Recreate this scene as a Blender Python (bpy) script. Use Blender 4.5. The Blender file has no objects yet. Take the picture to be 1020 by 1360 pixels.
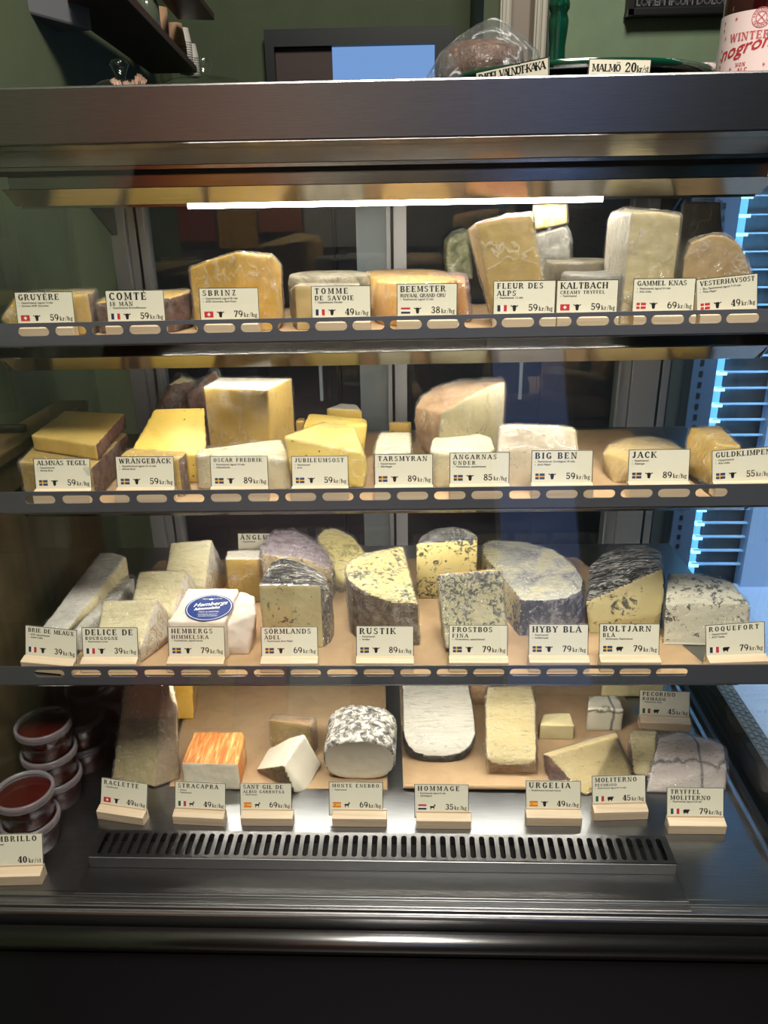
import bpy, bmesh, math, random
import numpy as np
from mathutils import Vector, Matrix, noise
from mathutils.bvhtree import BVHTree
random.seed(7)
sc = bpy.context.scene
COL = sc.collection
EYE = 1.60                      # camera height; heights below are given relative to it

# ------------------------------------------------------------------ camera
FPX, CX, CY = 1036.0, 510.0, 680.0
_Y = np.array([35.0, 418.0, -FPX]); _Y /= np.linalg.norm(_Y)
_Z = np.array([-44.0, 2570.0, 0.0]); _Z[2] = (_Z[0]*_Y[0]+_Z[1]*_Y[1])/(-_Y[2]); _Z /= np.linalg.norm(_Z)
_X = np.cross(_Y, _Z)
RW = np.stack([_X, _Y, _Z])     # world = RW @ camera
cam_d = bpy.data.cameras.new('camera'); cam = bpy.data.objects.new('camera', cam_d); COL.objects.link(cam)
M = Matrix([list(RW[i]) for i in range(3)]).to_4x4(); M.translation = (0, 0, EYE)
cam.matrix_world = M
cam_d.sensor_fit = 'VERTICAL'; cam_d.sensor_height = 36.0; cam_d.lens = 36.0*FPX/1360.0
cam_d.clip_start = 0.02; cam_d.clip_end = 60
sc.camera = cam

def ray(px, py): return RW @ np.array([px-CX, -(py-CY), -FPX])
def at_y(px, py, y):
    d = ray(px, py); p = d*(y/d[1]); return Vector((p[0], p[1], p[2]+EYE))
def at_z(px, py, z):
    d = ray(px, py); p = d*((z-EYE)/d[2]); return Vector((p[0], p[1], z))
def at_x(px, py, x):
    d = ray(px, py); p = d*(x/d[0]); return Vector((p[0], p[1], p[2]+EYE))
def zat(px, py, y): return at_y(px, py, y).z

# ------------------------------------------------------------------ world, exposure
w = bpy.data.worlds.new('world'); sc.world = w; w.use_nodes = True
w.node_tree.nodes['Background'].inputs[0].default_value = (0.55, 0.7, 1.0, 1)
w.node_tree.nodes['Background'].inputs[1].default_value = 0.02
vs = sc.view_settings
vs.view_transform = 'Standard'; vs.look = 'None'; vs.gamma = 1.0; vs.use_curve_mapping = False
vs.exposure = 0.0
cy = sc.cycles
cy.use_denoising = True; cy.max_bounces = 10; cy.diffuse_bounces = 4; cy.glossy_bounces = 5
cy.transparent_max_bounces = 28; cy.sample_clamp_indirect = 4.0; cy.caustics_reflective = False; cy.caustics_refractive = False
LED_E = 68.0        # strip lights of the display case
BLUE_E = 4.0        # blue strip of the neighbouring cooler
WIN_E = .36         # daylight in the shop window behind the viewer

def area(name, loc, target, size, power, color, size_y=None):
    l = bpy.data.lights.new(name, 'AREA'); l.energy = power; l.color = color; l.size = size
    if size_y: l.shape = 'RECTANGLE'; l.size_y = size_y
    o = bpy.data.objects.new(name, l); COL.objects.link(o); o.location = loc
    o.rotation_euler = (Vector(target)-Vector(loc)).to_track_quat('-Z', 'Y').to_euler()
    return o
sl = area('front_fill', (0.25, -0.15, 3.6), (0.12, 0.95, 1.0), 1.2, 24, (1.0, 0.92, 0.80), 0.6); sl.data.spread = math.radians(70)  # unseen lamp added to fill the fronts of tags and cheeses
area('wall_and_cup_fill', (0.20, 1.0, 3.75), (-.05, 2.9, 1.8), 0.6, 58, (1.0, 0.95, 0.85))  # unseen lamp added to brighten the left wall and the cups
fl_ = area('front_wall_fill', (-.7, -1.1, 4.15), (-.8, -2.5, 1.9), 0.4, 48, (1.0, 0.9, 0.78)); fl_.data.spread = math.radians(80)  # unseen lamp added to light the wall mirrored in the canopy steel

# ------------------------------------------------------------------ tagging helpers
def props(o, label, cat, group=None):
    o['label'] = label; o['category'] = cat
    if group: o['group'] = group
    return o
def empty(name, loc, label, cat, group=None, rz=0):
    o = bpy.data.objects.new(name, None); COL.objects.link(o); o.location = loc; o.rotation_euler = (0, 0, rz)
    o.empty_display_size = 0.02
    return props(o, label, cat, group)
def link(name, me, mats, parent=None, loc=None):
    o = bpy.data.objects.new(name, me); COL.objects.link(o)
    if not isinstance(mats, (list, tuple)): mats = [mats]
    for m in mats: me.materials.append(m)
    if parent: o.parent = parent
    if loc is not None: o.location = loc
    return o
def struct(o): o['kind'] = 'structure'; return o

class MB:
    """collects shapes into one mesh"""
    def __init__(s): s.v = []; s.f = []; s.m = []
    def quad(s, pts, mi=0):
        b = len(s.v); s.v += [tuple(p) for p in pts]; s.f.append(tuple(range(b, b+len(pts)))); s.m.append(mi); return s
    def box(s, x0, x1, y0, y1, z0, z1, mi=0):
        b = len(s.v)
        s.v += [(x0,y0,z0),(x1,y0,z0),(x1,y1,z0),(x0,y1,z0),(x0,y0,z1),(x1,y0,z1),(x1,y1,z1),(x0,y1,z1)]
        for q in ((0,3,2,1),(4,5,6,7),(0,1,5,4),(1,2,6,5),(2,3,7,6),(3,0,4,7)):
            s.f.append(tuple(b+i for i in q)); s.m.append(mi)
        return s
    def prism(s, poly, vec, mi=0):
        """extrude polygon (3d pts) along vec"""
        n = len(poly); b = len(s.v); vec = Vector(vec)
        s.v += [tuple(p) for p in poly] + [tuple(Vector(p)+vec) for p in poly]
        s.f.append(tuple(b+i for i in range(n))[::-1]); s.f.append(tuple(b+n+i for i in range(n))); s.m += [mi, mi]
        for i in range(n):
            j = (i+1) % n; s.f.append((b+i, b+j, b+n+j, b+n+i)); s.m.append(mi)
        return s
    def lathe(s, prof, seg=40, c=(0,0,0), mi=0, a0=0, a1=2*math.pi):
        full = abs(a1-a0-2*math.pi) < 1e-6; b = len(s.v); n = len(prof); k = seg if full else seg+1
        for i in range(k):
            a = a0+(a1-a0)*i/seg
            for r, z in prof: s.v.append((c[0]+r*math.cos(a), c[1]+r*math.sin(a), c[2]+z))
        for i in range(seg):
            j = (i+1) % k
            for q in range(n-1):
                s.f.append((b+i*n+q, b+j*n+q, b+j*n+q+1, b+i*n+q+1)); s.m.append(mi)
        return s
    def tube(s, pts, r, seg=8, mi=0):
        b = len(s.v); pts = [Vector(p) for p in pts]
        for i, p in enumerate(pts):
            t = (pts[min(i+1, len(pts)-1)]-pts[max(i-1, 0)]).normalized()
            u = t.orthogonal().normalized(); v = t.cross(u)
            rr = r[i] if isinstance(r, (list, tuple)) else r
            for k in range(seg):
                a = 2*math.pi*k/seg; s.v.append(tuple(p+(u*math.cos(a)+v*math.sin(a))*rr))
        for i in range(len(pts)-1):
            for k in range(seg):
                s.f.append((b+i*seg+k, b+i*seg+(k+1) % seg, b+(i+1)*seg+(k+1) % seg, b+(i+1)*seg+k)); s.m.append(mi)
        s.f.append(tuple(b+k for k in range(seg))[::-1]); s.f.append(tuple(b+(len(pts)-1)*seg+k for k in range(seg))); s.m += [mi, mi]
        return s
    def build(s, name, mats, parent=None, loc=None, smooth=False, bevel=0, fix=True, segs=2):
        me = bpy.data.meshes.new(name); me.from_pydata(s.v, [], s.f)
        me.polygons.foreach_set('material_index', s.m)
        if fix:
            bm = bmesh.new(); bm.from_mesh(me); bmesh.ops.remove_doubles(bm, verts=bm.verts, dist=1e-6)
            bmesh.ops.recalc_face_normals(bm, faces=bm.faces); bm.to_mesh(me); bm.free()
        if smooth: me.polygons.foreach_set('use_smooth', [True]*len(me.polygons))
        o = link(name, me, mats, parent, loc)
        if bevel:
            b = o.modifiers.new('bevel', 'BEVEL'); b.width = bevel; b.segments = segs; b.limit_method = 'ANGLE'
        return o

def plate_with_holes(name, outer, holes, thick, mat, parent, M4):
    """flat plate in local xy with rounded holes, extruded, then moved by M4"""
    cu = bpy.data.curves.new('c', 'CURVE'); cu.dimensions = '2D'; cu.fill_mode = 'BOTH'; cu.extrude = thick/2
    for poly in [outer]+holes:
        sp = cu.splines.new('POLY'); sp.points.add(len(poly)-1); sp.use_cyclic_u = True
        for p, q in zip(sp.points, poly): p.co = (q[0], q[1], 0, 1)
    t = bpy.data.objects.new('t', cu); COL.objects.link(t)
    dg = bpy.context.evaluated_depsgraph_get()
    me = bpy.data.meshes.new_from_object(t.evaluated_get(dg)); bpy.data.objects.remove(t)
    me.transform(M4); me.name = name
    return link(name, me, mat, parent)
def slot(cx, cyy, wd, ht, n=6):
    r = min(wd, ht)/2; out = []
    if wd >= ht:
        for i in range(n+1): a = -math.pi/2+math.pi*i/n; out.append((cx+wd/2-r+r*math.cos(a), cyy+r*math.sin(a)))
        for i in range(n+1): a = math.pi/2+math.pi*i/n; out.append((cx-wd/2+r+r*math.cos(a), cyy+r*math.sin(a)))
    else:
        for i in range(n+1): a = math.pi*i/n; out.append((cx+r*math.cos(a), cyy+ht/2-r+r*math.sin(a)))
        for i in range(n+1): a = math.pi+math.pi*i/n; out.append((cx+r*math.cos(a), cyy-ht/2+r+r*math.sin(a)))
    return out

# ------------------------------------------------------------------ materials
def lin(c):
    return tuple(((v/255)/12.92 if v/255 <= .04045 else ((v/255+.055)/1.055)**2.4) for v in c)+(1,)
def newmat(name):
    m = bpy.data.materials.new(name); m.use_nodes = True
    nt = m.node_tree; p = nt.nodes['Principled BSDF']; return m, nt, p
def N(nt, t, **kw):
    n = nt.nodes.new(t)
    for k, v in kw.items():
        if k in n.inputs.keys(): n.inputs[k].default_value = v
        else: setattr(n, k, v)
    return n
def coords(nt, scale=(1,1,1), rot=(0,0,0), rnd=True):
    tc = N(nt, 'ShaderNodeTexCoord'); mp = N(nt, 'ShaderNodeMapping')
    mp.inputs['Scale'].default_value = scale; mp.inputs['Rotation'].default_value = rot
    src = tc.outputs['Object']
    if rnd:
        oi = N(nt, 'ShaderNodeObjectInfo'); mul = N(nt, 'ShaderNodeVectorMath', operation='MULTIPLY_ADD')
        cb = N(nt, 'ShaderNodeCombineXYZ')
        for i in range(3): nt.links.new(oi.outputs['Random'], cb.inputs[i])
        mul.inputs[1].default_value = (13, 29, 7)
        nt.links.new(cb.outputs[0], mul.inputs[0]); nt.links.new(src, mul.inputs[2]); src = mul.outputs[0]
    nt.links.new(src, mp.inputs['Vector']); return mp.outputs['Vector']
def noisen(nt, vec, scale, detail=4, rough=.55, dist=0):
    n = N(nt, 'ShaderNodeTexNoise'); n.inputs['Scale'].default_value = scale; n.inputs['Detail'].default_value = detail
    n.inputs['Roughness'].default_value = rough; n.inputs['Distortion'].default_value = dist
    nt.links.new(vec, n.inputs['Vector']); return n.outputs['Fac']
def ramp(nt, fac, stops):
    r = N(nt, 'ShaderNodeValToRGB'); cr = r.color_ramp
    while len(cr.elements) < len(stops): cr.elements.new(.5)
    for e, (p, c) in zip(cr.elements, stops): e.position = p; e.color = c if len(c) == 4 else tuple(c)+(1,)
    nt.links.new(fac, r.inputs['Fac']); return r.outputs['Color']
def mix(nt, fac, a, b):
    m = N(nt, 'ShaderNodeMix', data_type='RGBA')
    if isinstance(fac, float): m.inputs[0].default_value = fac
    else: nt.links.new(fac, m.inputs[0])
    for s, v in ((6, a), (7, b)):
        if isinstance(v, tuple): m.inputs[s].default_value = v
        else: nt.links.new(v, m.inputs[s])
    return m.outputs[2]
def bump(nt, h, strength, dist, prev=None):
    b = N(nt, 'ShaderNodeBump'); b.inputs['Strength'].default_value = strength; b.inputs['Distance'].default_value = dist
    nt.links.new(h, b.inputs['Height'])
    if prev: nt.links.new(prev, b.inputs['Normal'])
    return b.outputs['Normal']
def plain(name, c, rough=.5, metal=0, emis=None, es=0, coat=0, spec=None):
    m, nt, p = newmat(name); p.inputs['Base Color'].default_value = lin(c); p.inputs['Roughness'].default_value = rough
    p.inputs['Metallic'].default_value = metal; p.inputs['Coat Weight'].default_value = coat
    if spec is not None: p.inputs['Specular IOR Level'].default_value = spec
    if emis: p.inputs['Emission Color'].default_value = lin(emis); p.inputs['Emission Strength'].default_value = es
    return m
def film_coat(nt, p, rot, amount=.8):
    v = coords(nt, (1.0, 5.0, 1.6), rot)
    n = noisen(nt, v, 28, 5, .6, 1.2)
    b = bump(nt, n, 1.0, .016)
    p.inputs['Coat Weight'].default_value = amount; p.inputs['Coat Roughness'].default_value = .13
    nt.links.new(b, p.inputs['Coat Normal'])
def paste(name, c, c2=None, holes=0, film=0, vein=0, veincol=(38, 50, 58), vs_=70, vt=.56, rot=(.6, .3, .5), rough=.45, streak=False):
    m, nt, p = newmat(name); v = coords(nt)
    c2 = c2 or tuple(int(x*.86) for x in c)
    f = noisen(nt, v, 14, 4); col = ramp(nt, f, [(.32, lin(c2)), (.66, lin(c))])
    f2 = noisen(nt, v, 160, 3); col = mix(nt, f2, col, mix(nt, .5, col, lin(c)))
    h = noisen(nt, v, 120, 5, .6); nb = bump(nt, h, .25, .002)
    if holes:
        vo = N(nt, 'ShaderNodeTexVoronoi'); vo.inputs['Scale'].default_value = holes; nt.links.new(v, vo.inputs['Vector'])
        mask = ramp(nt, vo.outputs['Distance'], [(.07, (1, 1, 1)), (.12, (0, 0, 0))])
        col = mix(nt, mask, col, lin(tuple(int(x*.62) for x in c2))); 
        inv = ramp(nt, vo.outputs['Distance'], [(.05, (0, 0, 0)), (.13, (1, 1, 1))]); nb = bump(nt, inv, .7, .004, nb)
    if vein:
        a = noisen(nt, coords(nt, (1, 1, 1.6) if streak else (1, 1, 1)), vs_, 6, .7, .8)
        big = noisen(nt, v, 16, 3)
        add = N(nt, 'ShaderNodeMath', operation='MULTIPLY_ADD'); add.inputs[1].default_value = .45
        nt.links.new(big, add.inputs[0]); sub = N(nt, 'ShaderNodeMath', operation='SUBTRACT'); sub.inputs[1].default_value = .225
        nt.links.new(a, add.inputs[2]); nt.links.new(add.outputs[0], sub.inputs[0])
        mask = ramp(nt, sub.outputs[0], [(vt, (0, 0, 0)), (vt+.05, (vein, vein, vein))])
        col = mix(nt, mask, col, lin(veincol))
    nt.links.new(col, p.inputs['Base Color']); nt.links.new(nb, p.inputs['Normal'])
    p.inputs['Roughness'].default_value = rough; p.inputs['Subsurface Weight'].default_value = 0
    if film: film_coat(nt, p, rot, film)
    return m
def rind(name, stops, scale=45, rough=.7, film=0, bs=.6, stretch=(1, 1, 1), rot=(.4, .9, .2), detail=6):
    m, nt, p = newmat(name); v = coords(nt, stretch)
    f = noisen(nt, v, scale, detail, .65, .6)
    col = ramp(nt, f, [(a, lin(c)) for a, c in stops]); nt.links.new(col, p.inputs['Base Color'])
    nt.links.new(bump(nt, noisen(nt, v, scale*2, 6, .7), bs, .004), p.inputs['Normal'])
    p.inputs['Roughness'].default_value = rough
    if film: film_coat(nt, p, rot, film)
    return m
def foil(name, base, scale=26, rot=(0, 0, .5), metal=.85, rough=.22, light=(214, 212, 206)):
    m, nt, p = newmat(name); v = coords(nt, (1, 4.5, 1.5), rot)
    f = noisen(nt, v, scale*1.4, 6, .7, 1.5)
    col = ramp(nt, f, [(.40, lin(base)), (.50, lin(tuple(int(x*.5+95) for x in base))), (.57, lin(light))]); nt.links.new(col, p.inputs['Base Color'])  # film over dark rind; its streaky highlights are put into the base colour
    nt.links.new(bump(nt, f, 1.0, .010), p.inputs['Normal'])
    p.inputs['Metallic'].default_value = metal; p.inputs['Roughness'].default_value = rough
    return m
def steel(name, c=(150, 150, 152), rough=.28, brush=(1, 60, 60), bs=.06):
    m, nt, p = newmat(name); v = coords(nt, brush, rnd=False)
    f = noisen(nt, v, 30, 4); col = ramp(nt, f, [(.3, lin(tuple(int(x*.9) for x in c))), (.7, lin(c))])
    nt.links.new(col, p.inputs['Base Color']); nt.links.new(bump(nt, f, bs, .002), p.inputs['Normal'])
    p.inputs['Metallic'].default_value = 1; p.inputs['Roughness'].default_value = rough; return m
def glass(name, tint=(1, 1, 1, 1), ior=1.45, rough=0.0):
    m = bpy.data.materials.new(name); m.use_nodes = True; nt = m.node_tree; nt.nodes.clear()
    o = N(nt, 'ShaderNodeOutputMaterial'); mx = N(nt, 'ShaderNodeMixShader'); t = N(nt, 'ShaderNodeBsdfTransparent'); g = N(nt, 'ShaderNodeBsdfGlossy')
    fr = N(nt, 'ShaderNodeFresnel'); ge = N(nt, 'ShaderNodeNewGeometry'); mr = N(nt, 'ShaderNodeMapRange')   # the same mirror share on both faces of a pane
    mr.inputs[3].default_value = ior; mr.inputs[4].default_value = 1/ior
    nt.links.new(ge.outputs['Backfacing'], mr.inputs[0]); nt.links.new(mr.outputs[0], fr.inputs[0])
    t.inputs[0].default_value = tint; g.inputs['Roughness'].default_value = rough
    nt.links.new(fr.outputs[0], mx.inputs[0]); nt.links.new(t.outputs[0], mx.inputs[1]); nt.links.new(g.outputs[0], mx.inputs[2]); nt.links.new(mx.outputs[0], o.inputs[0])
    return m
def filmmat(name, tint=(1, 1, 1), base=.08, amt=.3, scale=30, rot=(.3, .5, .2), milky=.03, fold_glint=.34):
    """crinkled transparent wrap"""
    m = bpy.data.materials.new(name); m.use_nodes = True; nt = m.node_tree; nt.nodes.clear()
    o = N(nt, 'ShaderNodeOutputMaterial'); mx = N(nt, 'ShaderNodeMixShader'); t = N(nt, 'ShaderNodeBsdfTransparent'); g = N(nt, 'ShaderNodeBsdfGlossy')
    d = N(nt, 'ShaderNodeBsdfDiffuse'); d.inputs[0].default_value = (.75*tint[0], .75*tint[1], .75*tint[2], 1); mx2 = N(nt, 'ShaderNodeMixShader'); mx2.inputs[0].default_value = milky
    lw = N(nt, 'ShaderNodeLayerWeight'); lw.inputs[0].default_value = amt
    v = coords(nt, (1, 4, 1.4), rot); f = noisen(nt, v, scale, 6, .65, 1.5); b = bump(nt, f, 1.0, .015)
    for s in (g, lw): nt.links.new(b, s.inputs['Normal'])
    mr = N(nt, 'ShaderNodeMapRange'); mr.inputs[3].default_value = base*.8; mr.inputs[4].default_value = .38
    nt.links.new(lw.outputs['Fresnel'], mr.inputs[0])
    t.inputs[0].default_value = tint+(1,); g.inputs['Roughness'].default_value = .13; g.inputs[0].default_value = (.95*tint[0], .95*tint[1], .95*tint[2], 1)
    v2 = coords(nt, (1, 6, 1), rot); wr = noisen(nt, v2, scale*.8, 3, .5, .5)          # whitish folds, with the light's glints on them painted in as white streaks
    wf_ = ramp(nt, wr, [(.535, (milky, milky, milky)), (.56, (milky+fold_glint, milky+fold_glint, milky+fold_glint)), (.585, (milky, milky, milky))]); nt.links.new(wf_, mx2.inputs[0])
    nt.links.new(t.outputs[0], mx2.inputs[1]); nt.links.new(d.outputs[0], mx2.inputs[2])
    nt.links.new(mr.outputs[0], mx.inputs[0]); nt.links.new(mx2.outputs[0], mx.inputs[1]); nt.links.new(g.outputs[0], mx.inputs[2]); nt.links.new(mx.outputs[0], o.inputs[0])
    return m
def wood(name, c1, c2, scale=12, stretch=(.25, 6, 6), rough=.5):
    m, nt, p = newmat(name); v = coords(nt, stretch)
    f = noisen(nt, v, scale, 5, .6, .6); nt.links.new(ramp(nt, f, [(.3, lin(c1)), (.7, lin(c2))]), p.inputs['Base Color'])
    nt.links.new(bump(nt, f, .2, .002), p.inputs['Normal']); p.inputs['Roughness'].default_value = rough; return m
def wallmat(name, c):
    m, nt, p = newmat(name); v = coords(nt, rnd=False); f = noisen(nt, v, 9, 6, .6)
    nt.links.new(ramp(nt, f, [(.3, lin(tuple(int(x*.93) for x in c))), (.7, lin(c))]), p.inputs['Base Color'])
    nt.links.new(bump(nt, noisen(nt, v, 60, 4), .15, .004), p.inputs['Normal']); p.inputs['Roughness'].default_value = .75; return m
def emit(name, c, e):
    m = bpy.data.materials.new(name); m.use_nodes = True; nt = m.node_tree; nt.nodes.clear()
    o = N(nt, 'ShaderNodeOutputMaterial'); s = N(nt, 'ShaderNodeEmission'); s.inputs[0].default_value = c if len(c) == 4 else tuple(c)+(1,); s.inputs[1].default_value = e
    nt.links.new(s.outputs[0], o.inputs[0]); return m

STEEL = steel('brushed_steel'); STEELV = steel('brushed_steel_upright', brush=(60, 60, 1)); STEELD = plain('rail_steel', (104, 107, 116), .46, .55)
MIRROR = steel('polished_steel', (165, 163, 160), .13, (.6, 40, 40), .05); TRAYM = steel('tray_steel', (150, 152, 155), .3, (1, 40, 1), .05)
ALU = plain('satin_aluminium', (168, 170, 172), .45, .3); BLACK = plain('black_plastic', (14, 14, 15), .45); DARK = plain('dark_gap', (8, 8, 9), .8)
BASEP = plain('dark_front_panel', (20, 20, 27), .28, spec=.5)
GLASS = glass('clear_glass', (.97, .98, .98, 1), 1.5); GLASSB = glass('door_glass', (.9, .93, .94, 1), 1.6); GLASSS = glass('side_glass', (.93, .96, .95, 1), 1.5)
LED = emit('led_diffuser', (1.0, .93, .80), LED_E); LEDC = emit('canopy_led_diffuser', (1.0, .93, .80), LED_E*.72)
GREEN = wallmat('olive_green_wall', (78, 90, 64)); SAGE = wallmat('sage_green_wall', (126, 146, 116)); CREAM = plain('cream_paint', (196, 190, 176), .5)
PAPER = rind('kraft_paper', [(.3, (158, 130, 98)), (.7, (176, 148, 113))], 20, .8, bs=.15)
# ------------------------------------------------------------------ the room
def zz(h): return EYE+h
XL, XR = -0.63, 0.545           # side glasses of the case
XC = -0.045
room = MB().box(-1.75, 3.0, -2.6, 4.2, -.05, 0).build('floor', plain('dark_floor', (52, 46, 42), .5)); struct(room)
struct(MB().box(-1.75, 3.0, -2.6, 4.2, 4.2, 4.25).build('ceiling', plain('ceiling_paint', (120, 116, 108), .8)))
struct(MB().box(-1.75, 0.62, 3.70, 3.78, 0, 4.2).build('wall_back', GREEN))
# left wall carries the wooden shelf; its line follows the shelf's inner edge
SHZ = zat(262, 97, 3.2)
def shp(px, py): return at_z(px, py, SHZ)
sA, sB = shp(80, 12), shp(201, 98)      # wall side
dv = (sB-sA).normalized(); wl0 = sA-dv*1.6-Vector((dv.y, -dv.x, 0))*.012; wl1 = sA+dv*2.6-Vector((dv.y, -dv.x, 0))*.012
lw = MB(); nrm = Vector((-dv.y, dv.x, 0))*.08
lw.prism([(wl0.x, wl0.y, 0), (wl1.x, wl1.y, 0), (wl1.x+nrm.x, wl1.y+nrm.y, 0), (wl0.x+nrm.x, wl0.y+nrm.y, 0)], (0, 0, 4.2))
struct(lw.build('wall_left', wallmat('olive_green_side_wall', (100, 112, 82))))
# right: door surround and the sage wall
yd = 3.0
def xat(px, py, y): return at_y(px, py, y).x
xd0, xd1, xd2, xd3 = xat(662, 60, yd), xat(677, 60, yd), xat(707, 60, yd), xat(724, 60, yd)
dr = empty('door_1', ((xd0+xd3)/2, yd+.1, 0), 'cream moulded door surround with a grey panel beside the sage wall', 'door'); dr['kind'] = 'structure'
a = dr.location
fr = MB()
for x0, x1 in ((xd0, xd1), (xd2, xd3)):
    fr.box(x0-a.x, x1-a.x, -.12, .02, 0, 3.4); fr.box(x0-a.x+.006, x0-a.x+.018, -.135, -.12, 0, 3.4); fr.box(x1-a.x-.02, x1-a.x-.006, -.135, -.12, 0, 3.4)
fr.build('door_frame', CREAM, dr, bevel=.004)
MB().box(xd1-a.x, xd2-a.x, .0, .04, 0, 3.4).build('door_panel', plain('grey_door', (150, 138, 126), .6), dr)
struct(MB().box(xd3, 3.0, yd-.1, yd+.0, 0, 4.2).build('wall_right', SAGE))
struct(MB().box(xd0-.05, xd0, yd+.02, 3.7, 0, 4.2).build('wall_board_1', GREEN))
struct(MB().box(2.9, 3.0, -2.6, yd-.1, 0, 4.2).build('wall_side', wallmat('grey_green_wall', (90, 98, 84))))
# window_1: dark framed hatch in the back wall with a brown panel and a bright blue pane
yb = 3.69
h0, h1, h2, h3 = xat(355, 70, yb), xat(367, 70, yb), xat(442, 80, yb), xat(577, 80, yb)
h4 = xat(603, 70, yb); zt = zat(480, 40, yb); zt2 = zat(480, 63, yb); zb = zt-.9
w1 = empty('window_1', ((h0+h4)/2, yb, zb), 'dark framed hatch in the green back wall with a brown panel and a pale blue lit pane', 'window'); w1['kind'] = 'structure'
b = w1.location; fm = MB()
fm.box(h0-b.x, h4-b.x, -.06, 0, zt2-b.z, zt-b.z); fm.box(h0-b.x, h1-b.x, -.06, 0, 0, zt2-b.z); fm.box(h3-b.x, h4-b.x, -.06, 0, 0, zt2-b.z)
fm.build('window_frame', plain('dark_frame', (24, 28, 30), .5), w1)
MB().box(h1-b.x, h2-b.x, -.03, 0, 0, zt2-b.z).build('side_panel', plain('brown_panel', (74, 58, 56), .6), w1)
MB().box(h2-b.x, h3-b.x, -.02, 0, 0, zt2-b.z).build('pane', emit('lit_blue_pane', (.24, .45, .88), .75), w1)
# wall and shop window behind the viewer (seen in the reflections)
struct(MB().box(-1.75, .52, -2.6, -2.5, 0, 4.2).box(.52, 1.06, -2.6, -2.5, 0, 1.5).box(.52, 1.06, -2.6, -2.5, 3.9, 4.2).build('wall_front', wallmat('plum_grey_wall', (92, 78, 84))))
struct(MB().box(-1.75, -1.65, -2.6, 1.6, 0, 4.2).build('wall_shop_left', wallmat('umber_wall', (80, 66, 52))))
struct(MB().box(1.06, 3.0, -2.6, -2.5, 0, 4.2).build('wall_front_right', wallmat('pale_sage_wall', (150, 170, 158))))
for k_, (x0, x1, z0, z1, c_) in enumerate(((-1.62, -1.30, 1.35, 2.1, (170, 60, 44)), (-1.28, -1.02, 1.3, 2.2, (206, 150, 60)), (-1.0, -.72, 1.4, 2.0, (190, 100, 50)), (-.70, -.35, 1.3, 2.3, (196, 190, 176)), (-.1, .35, 1.3, 2.4, (150, 146, 138)))):
    struct(MB().box(x0, x1, -2.5, -2.47, z0, z1).build('wall_board_%d' % (k_+2), plain('reflection_board_%d' % k_, c_, .6)))  # coloured boards added behind the viewer for the canopy steel to reflect
w2 = empty('window_2', (.79, -2.55, 1.5), 'tall shop window letting in blue daylight', 'window'); w2['kind'] = 'structure'
wf = MB()
for x0, x1, z0, z1 in ((-.27, -.24, 0, 2.4), (.24, .27, 0, 2.4), (-.27, .27, 0, .04), (-.27, .27, 2.36, 2.4)):
    wf.box(x0, x1, -.03, .05, z0, z1)
wf.build('window_frame', plain('window_white', (200, 200, 195), .5), w2)
MB().box(-.25, .25, -.02, -.01, .01, 2.38).build('pane', emit('daylight_pane', (.30, .46, 1.0), WIN_E*2.2), w2)

# ------------------------------------------------------------------ the display case
case = empty('display_case', (XC, 1.15, 0), 'stainless steel and glass refrigerated cheese display case with three shelves', 'display case')
def cb(mb, name, mats, parent=None, **k):          # build in world coordinates, parented to the case
    o = mb.build(name, mats, parent or case, **k)
    if parent is None: o.location = -Vector(case.location)
    return o
ZT = zz(-.918)                  # tray surface
# front glass: leans back towards the top
gb, gt = Vector((0, .802, zz(-.9145))), Vector((0, 1.20, zz(.07)))
gn = Vector((0, .006, -.0024))
cb(MB().prism([(XL, gb.y, gb.z), (XR, gb.y, gb.z), (XR, gt.y, gt.z), (XL, gt.y, gt.z)], gn), 'front_glass', GLASS)
def side(x):
    return [(x, .815, zz(-.917)), (x, 1.53, zz(-.917)), (x, 1.53, zz(.07)), (x, 1.205, zz(.07))]
cb(MB().prism(side(XL), (-.006, 0, 0)), 'side_glass', GLASSS)
cb(MB().prism(side(XR), (.006, 0, 0)), 'side_glass', GLASSS)
# tray
cb(MB().box(XL+.006, XR-.006, .80, 1.50, ZT-.02, ZT), 'tray', TRAYM, bevel=.002)
ES = steel('edge_steel', (200, 200, 202), .25)
for x_ in (XR-.022, XL+.012): cb(MB().box(x_, x_+.010, .83, 1.50, ZT, ZT+.010), 'edge_strip', ES, bevel=.001)
for x_ in (XR-.012, XL+.001): cb(MB().box(x_, x_+.011, .825, 1.52, ZT, ZT+.018), 'glass_gasket', BLACK, bevel=.002)
# front profiles under the glass
fp = MB()
fp.prism([(XL-.05, y_, z_) for y_, z_ in ((.822, ZT-.03), (.822, ZT+.002), (.8185, ZT+.0035), (.811, ZT+.0035), (.810, ZT+.0005), (.801, ZT+.0005), (.800, ZT+.0015), (.7965, ZT+.0015), (.795, ZT-.003), (.790, ZT-.003), (.788, ZT-.006), (.788, ZT-.03))], (XR-XL+.10, 0, 0))
cb(fp, 'front_sill', STEEL, bevel=.0008)
cb(MB().box(XL-.05, XR+.05, .7885, .822, ZT-.036, ZT-.0302), 'sill_recess', plain('black_recess', (16, 15, 15), .25))
by_, bz_, br_ = .773, zz(-.949), .0135
bmp = MB(); bmp.prism([(XL-.05, by_+br_*math.cos(t), bz_+br_*math.sin(t)) for t in np.linspace(0, 2*math.pi, 28, endpoint=False)], (XR-XL+.10, 0, 0))
o = cb(bmp, 'bumper_rail', STEEL)
for p in o.data.polygons: p.use_smooth = len(p.vertices) == 4
bp = MB(); bp.box(XL-.05, XR+.05, .772, .80, .10, bz_-.0140); bp.box(XL-.05, XR+.05, .7705, .772, bz_-.030, bz_-.027); bp.box(XL-.05, XR+.05, .787, .80, bz_-.0142, ZT-.0362)
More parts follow.
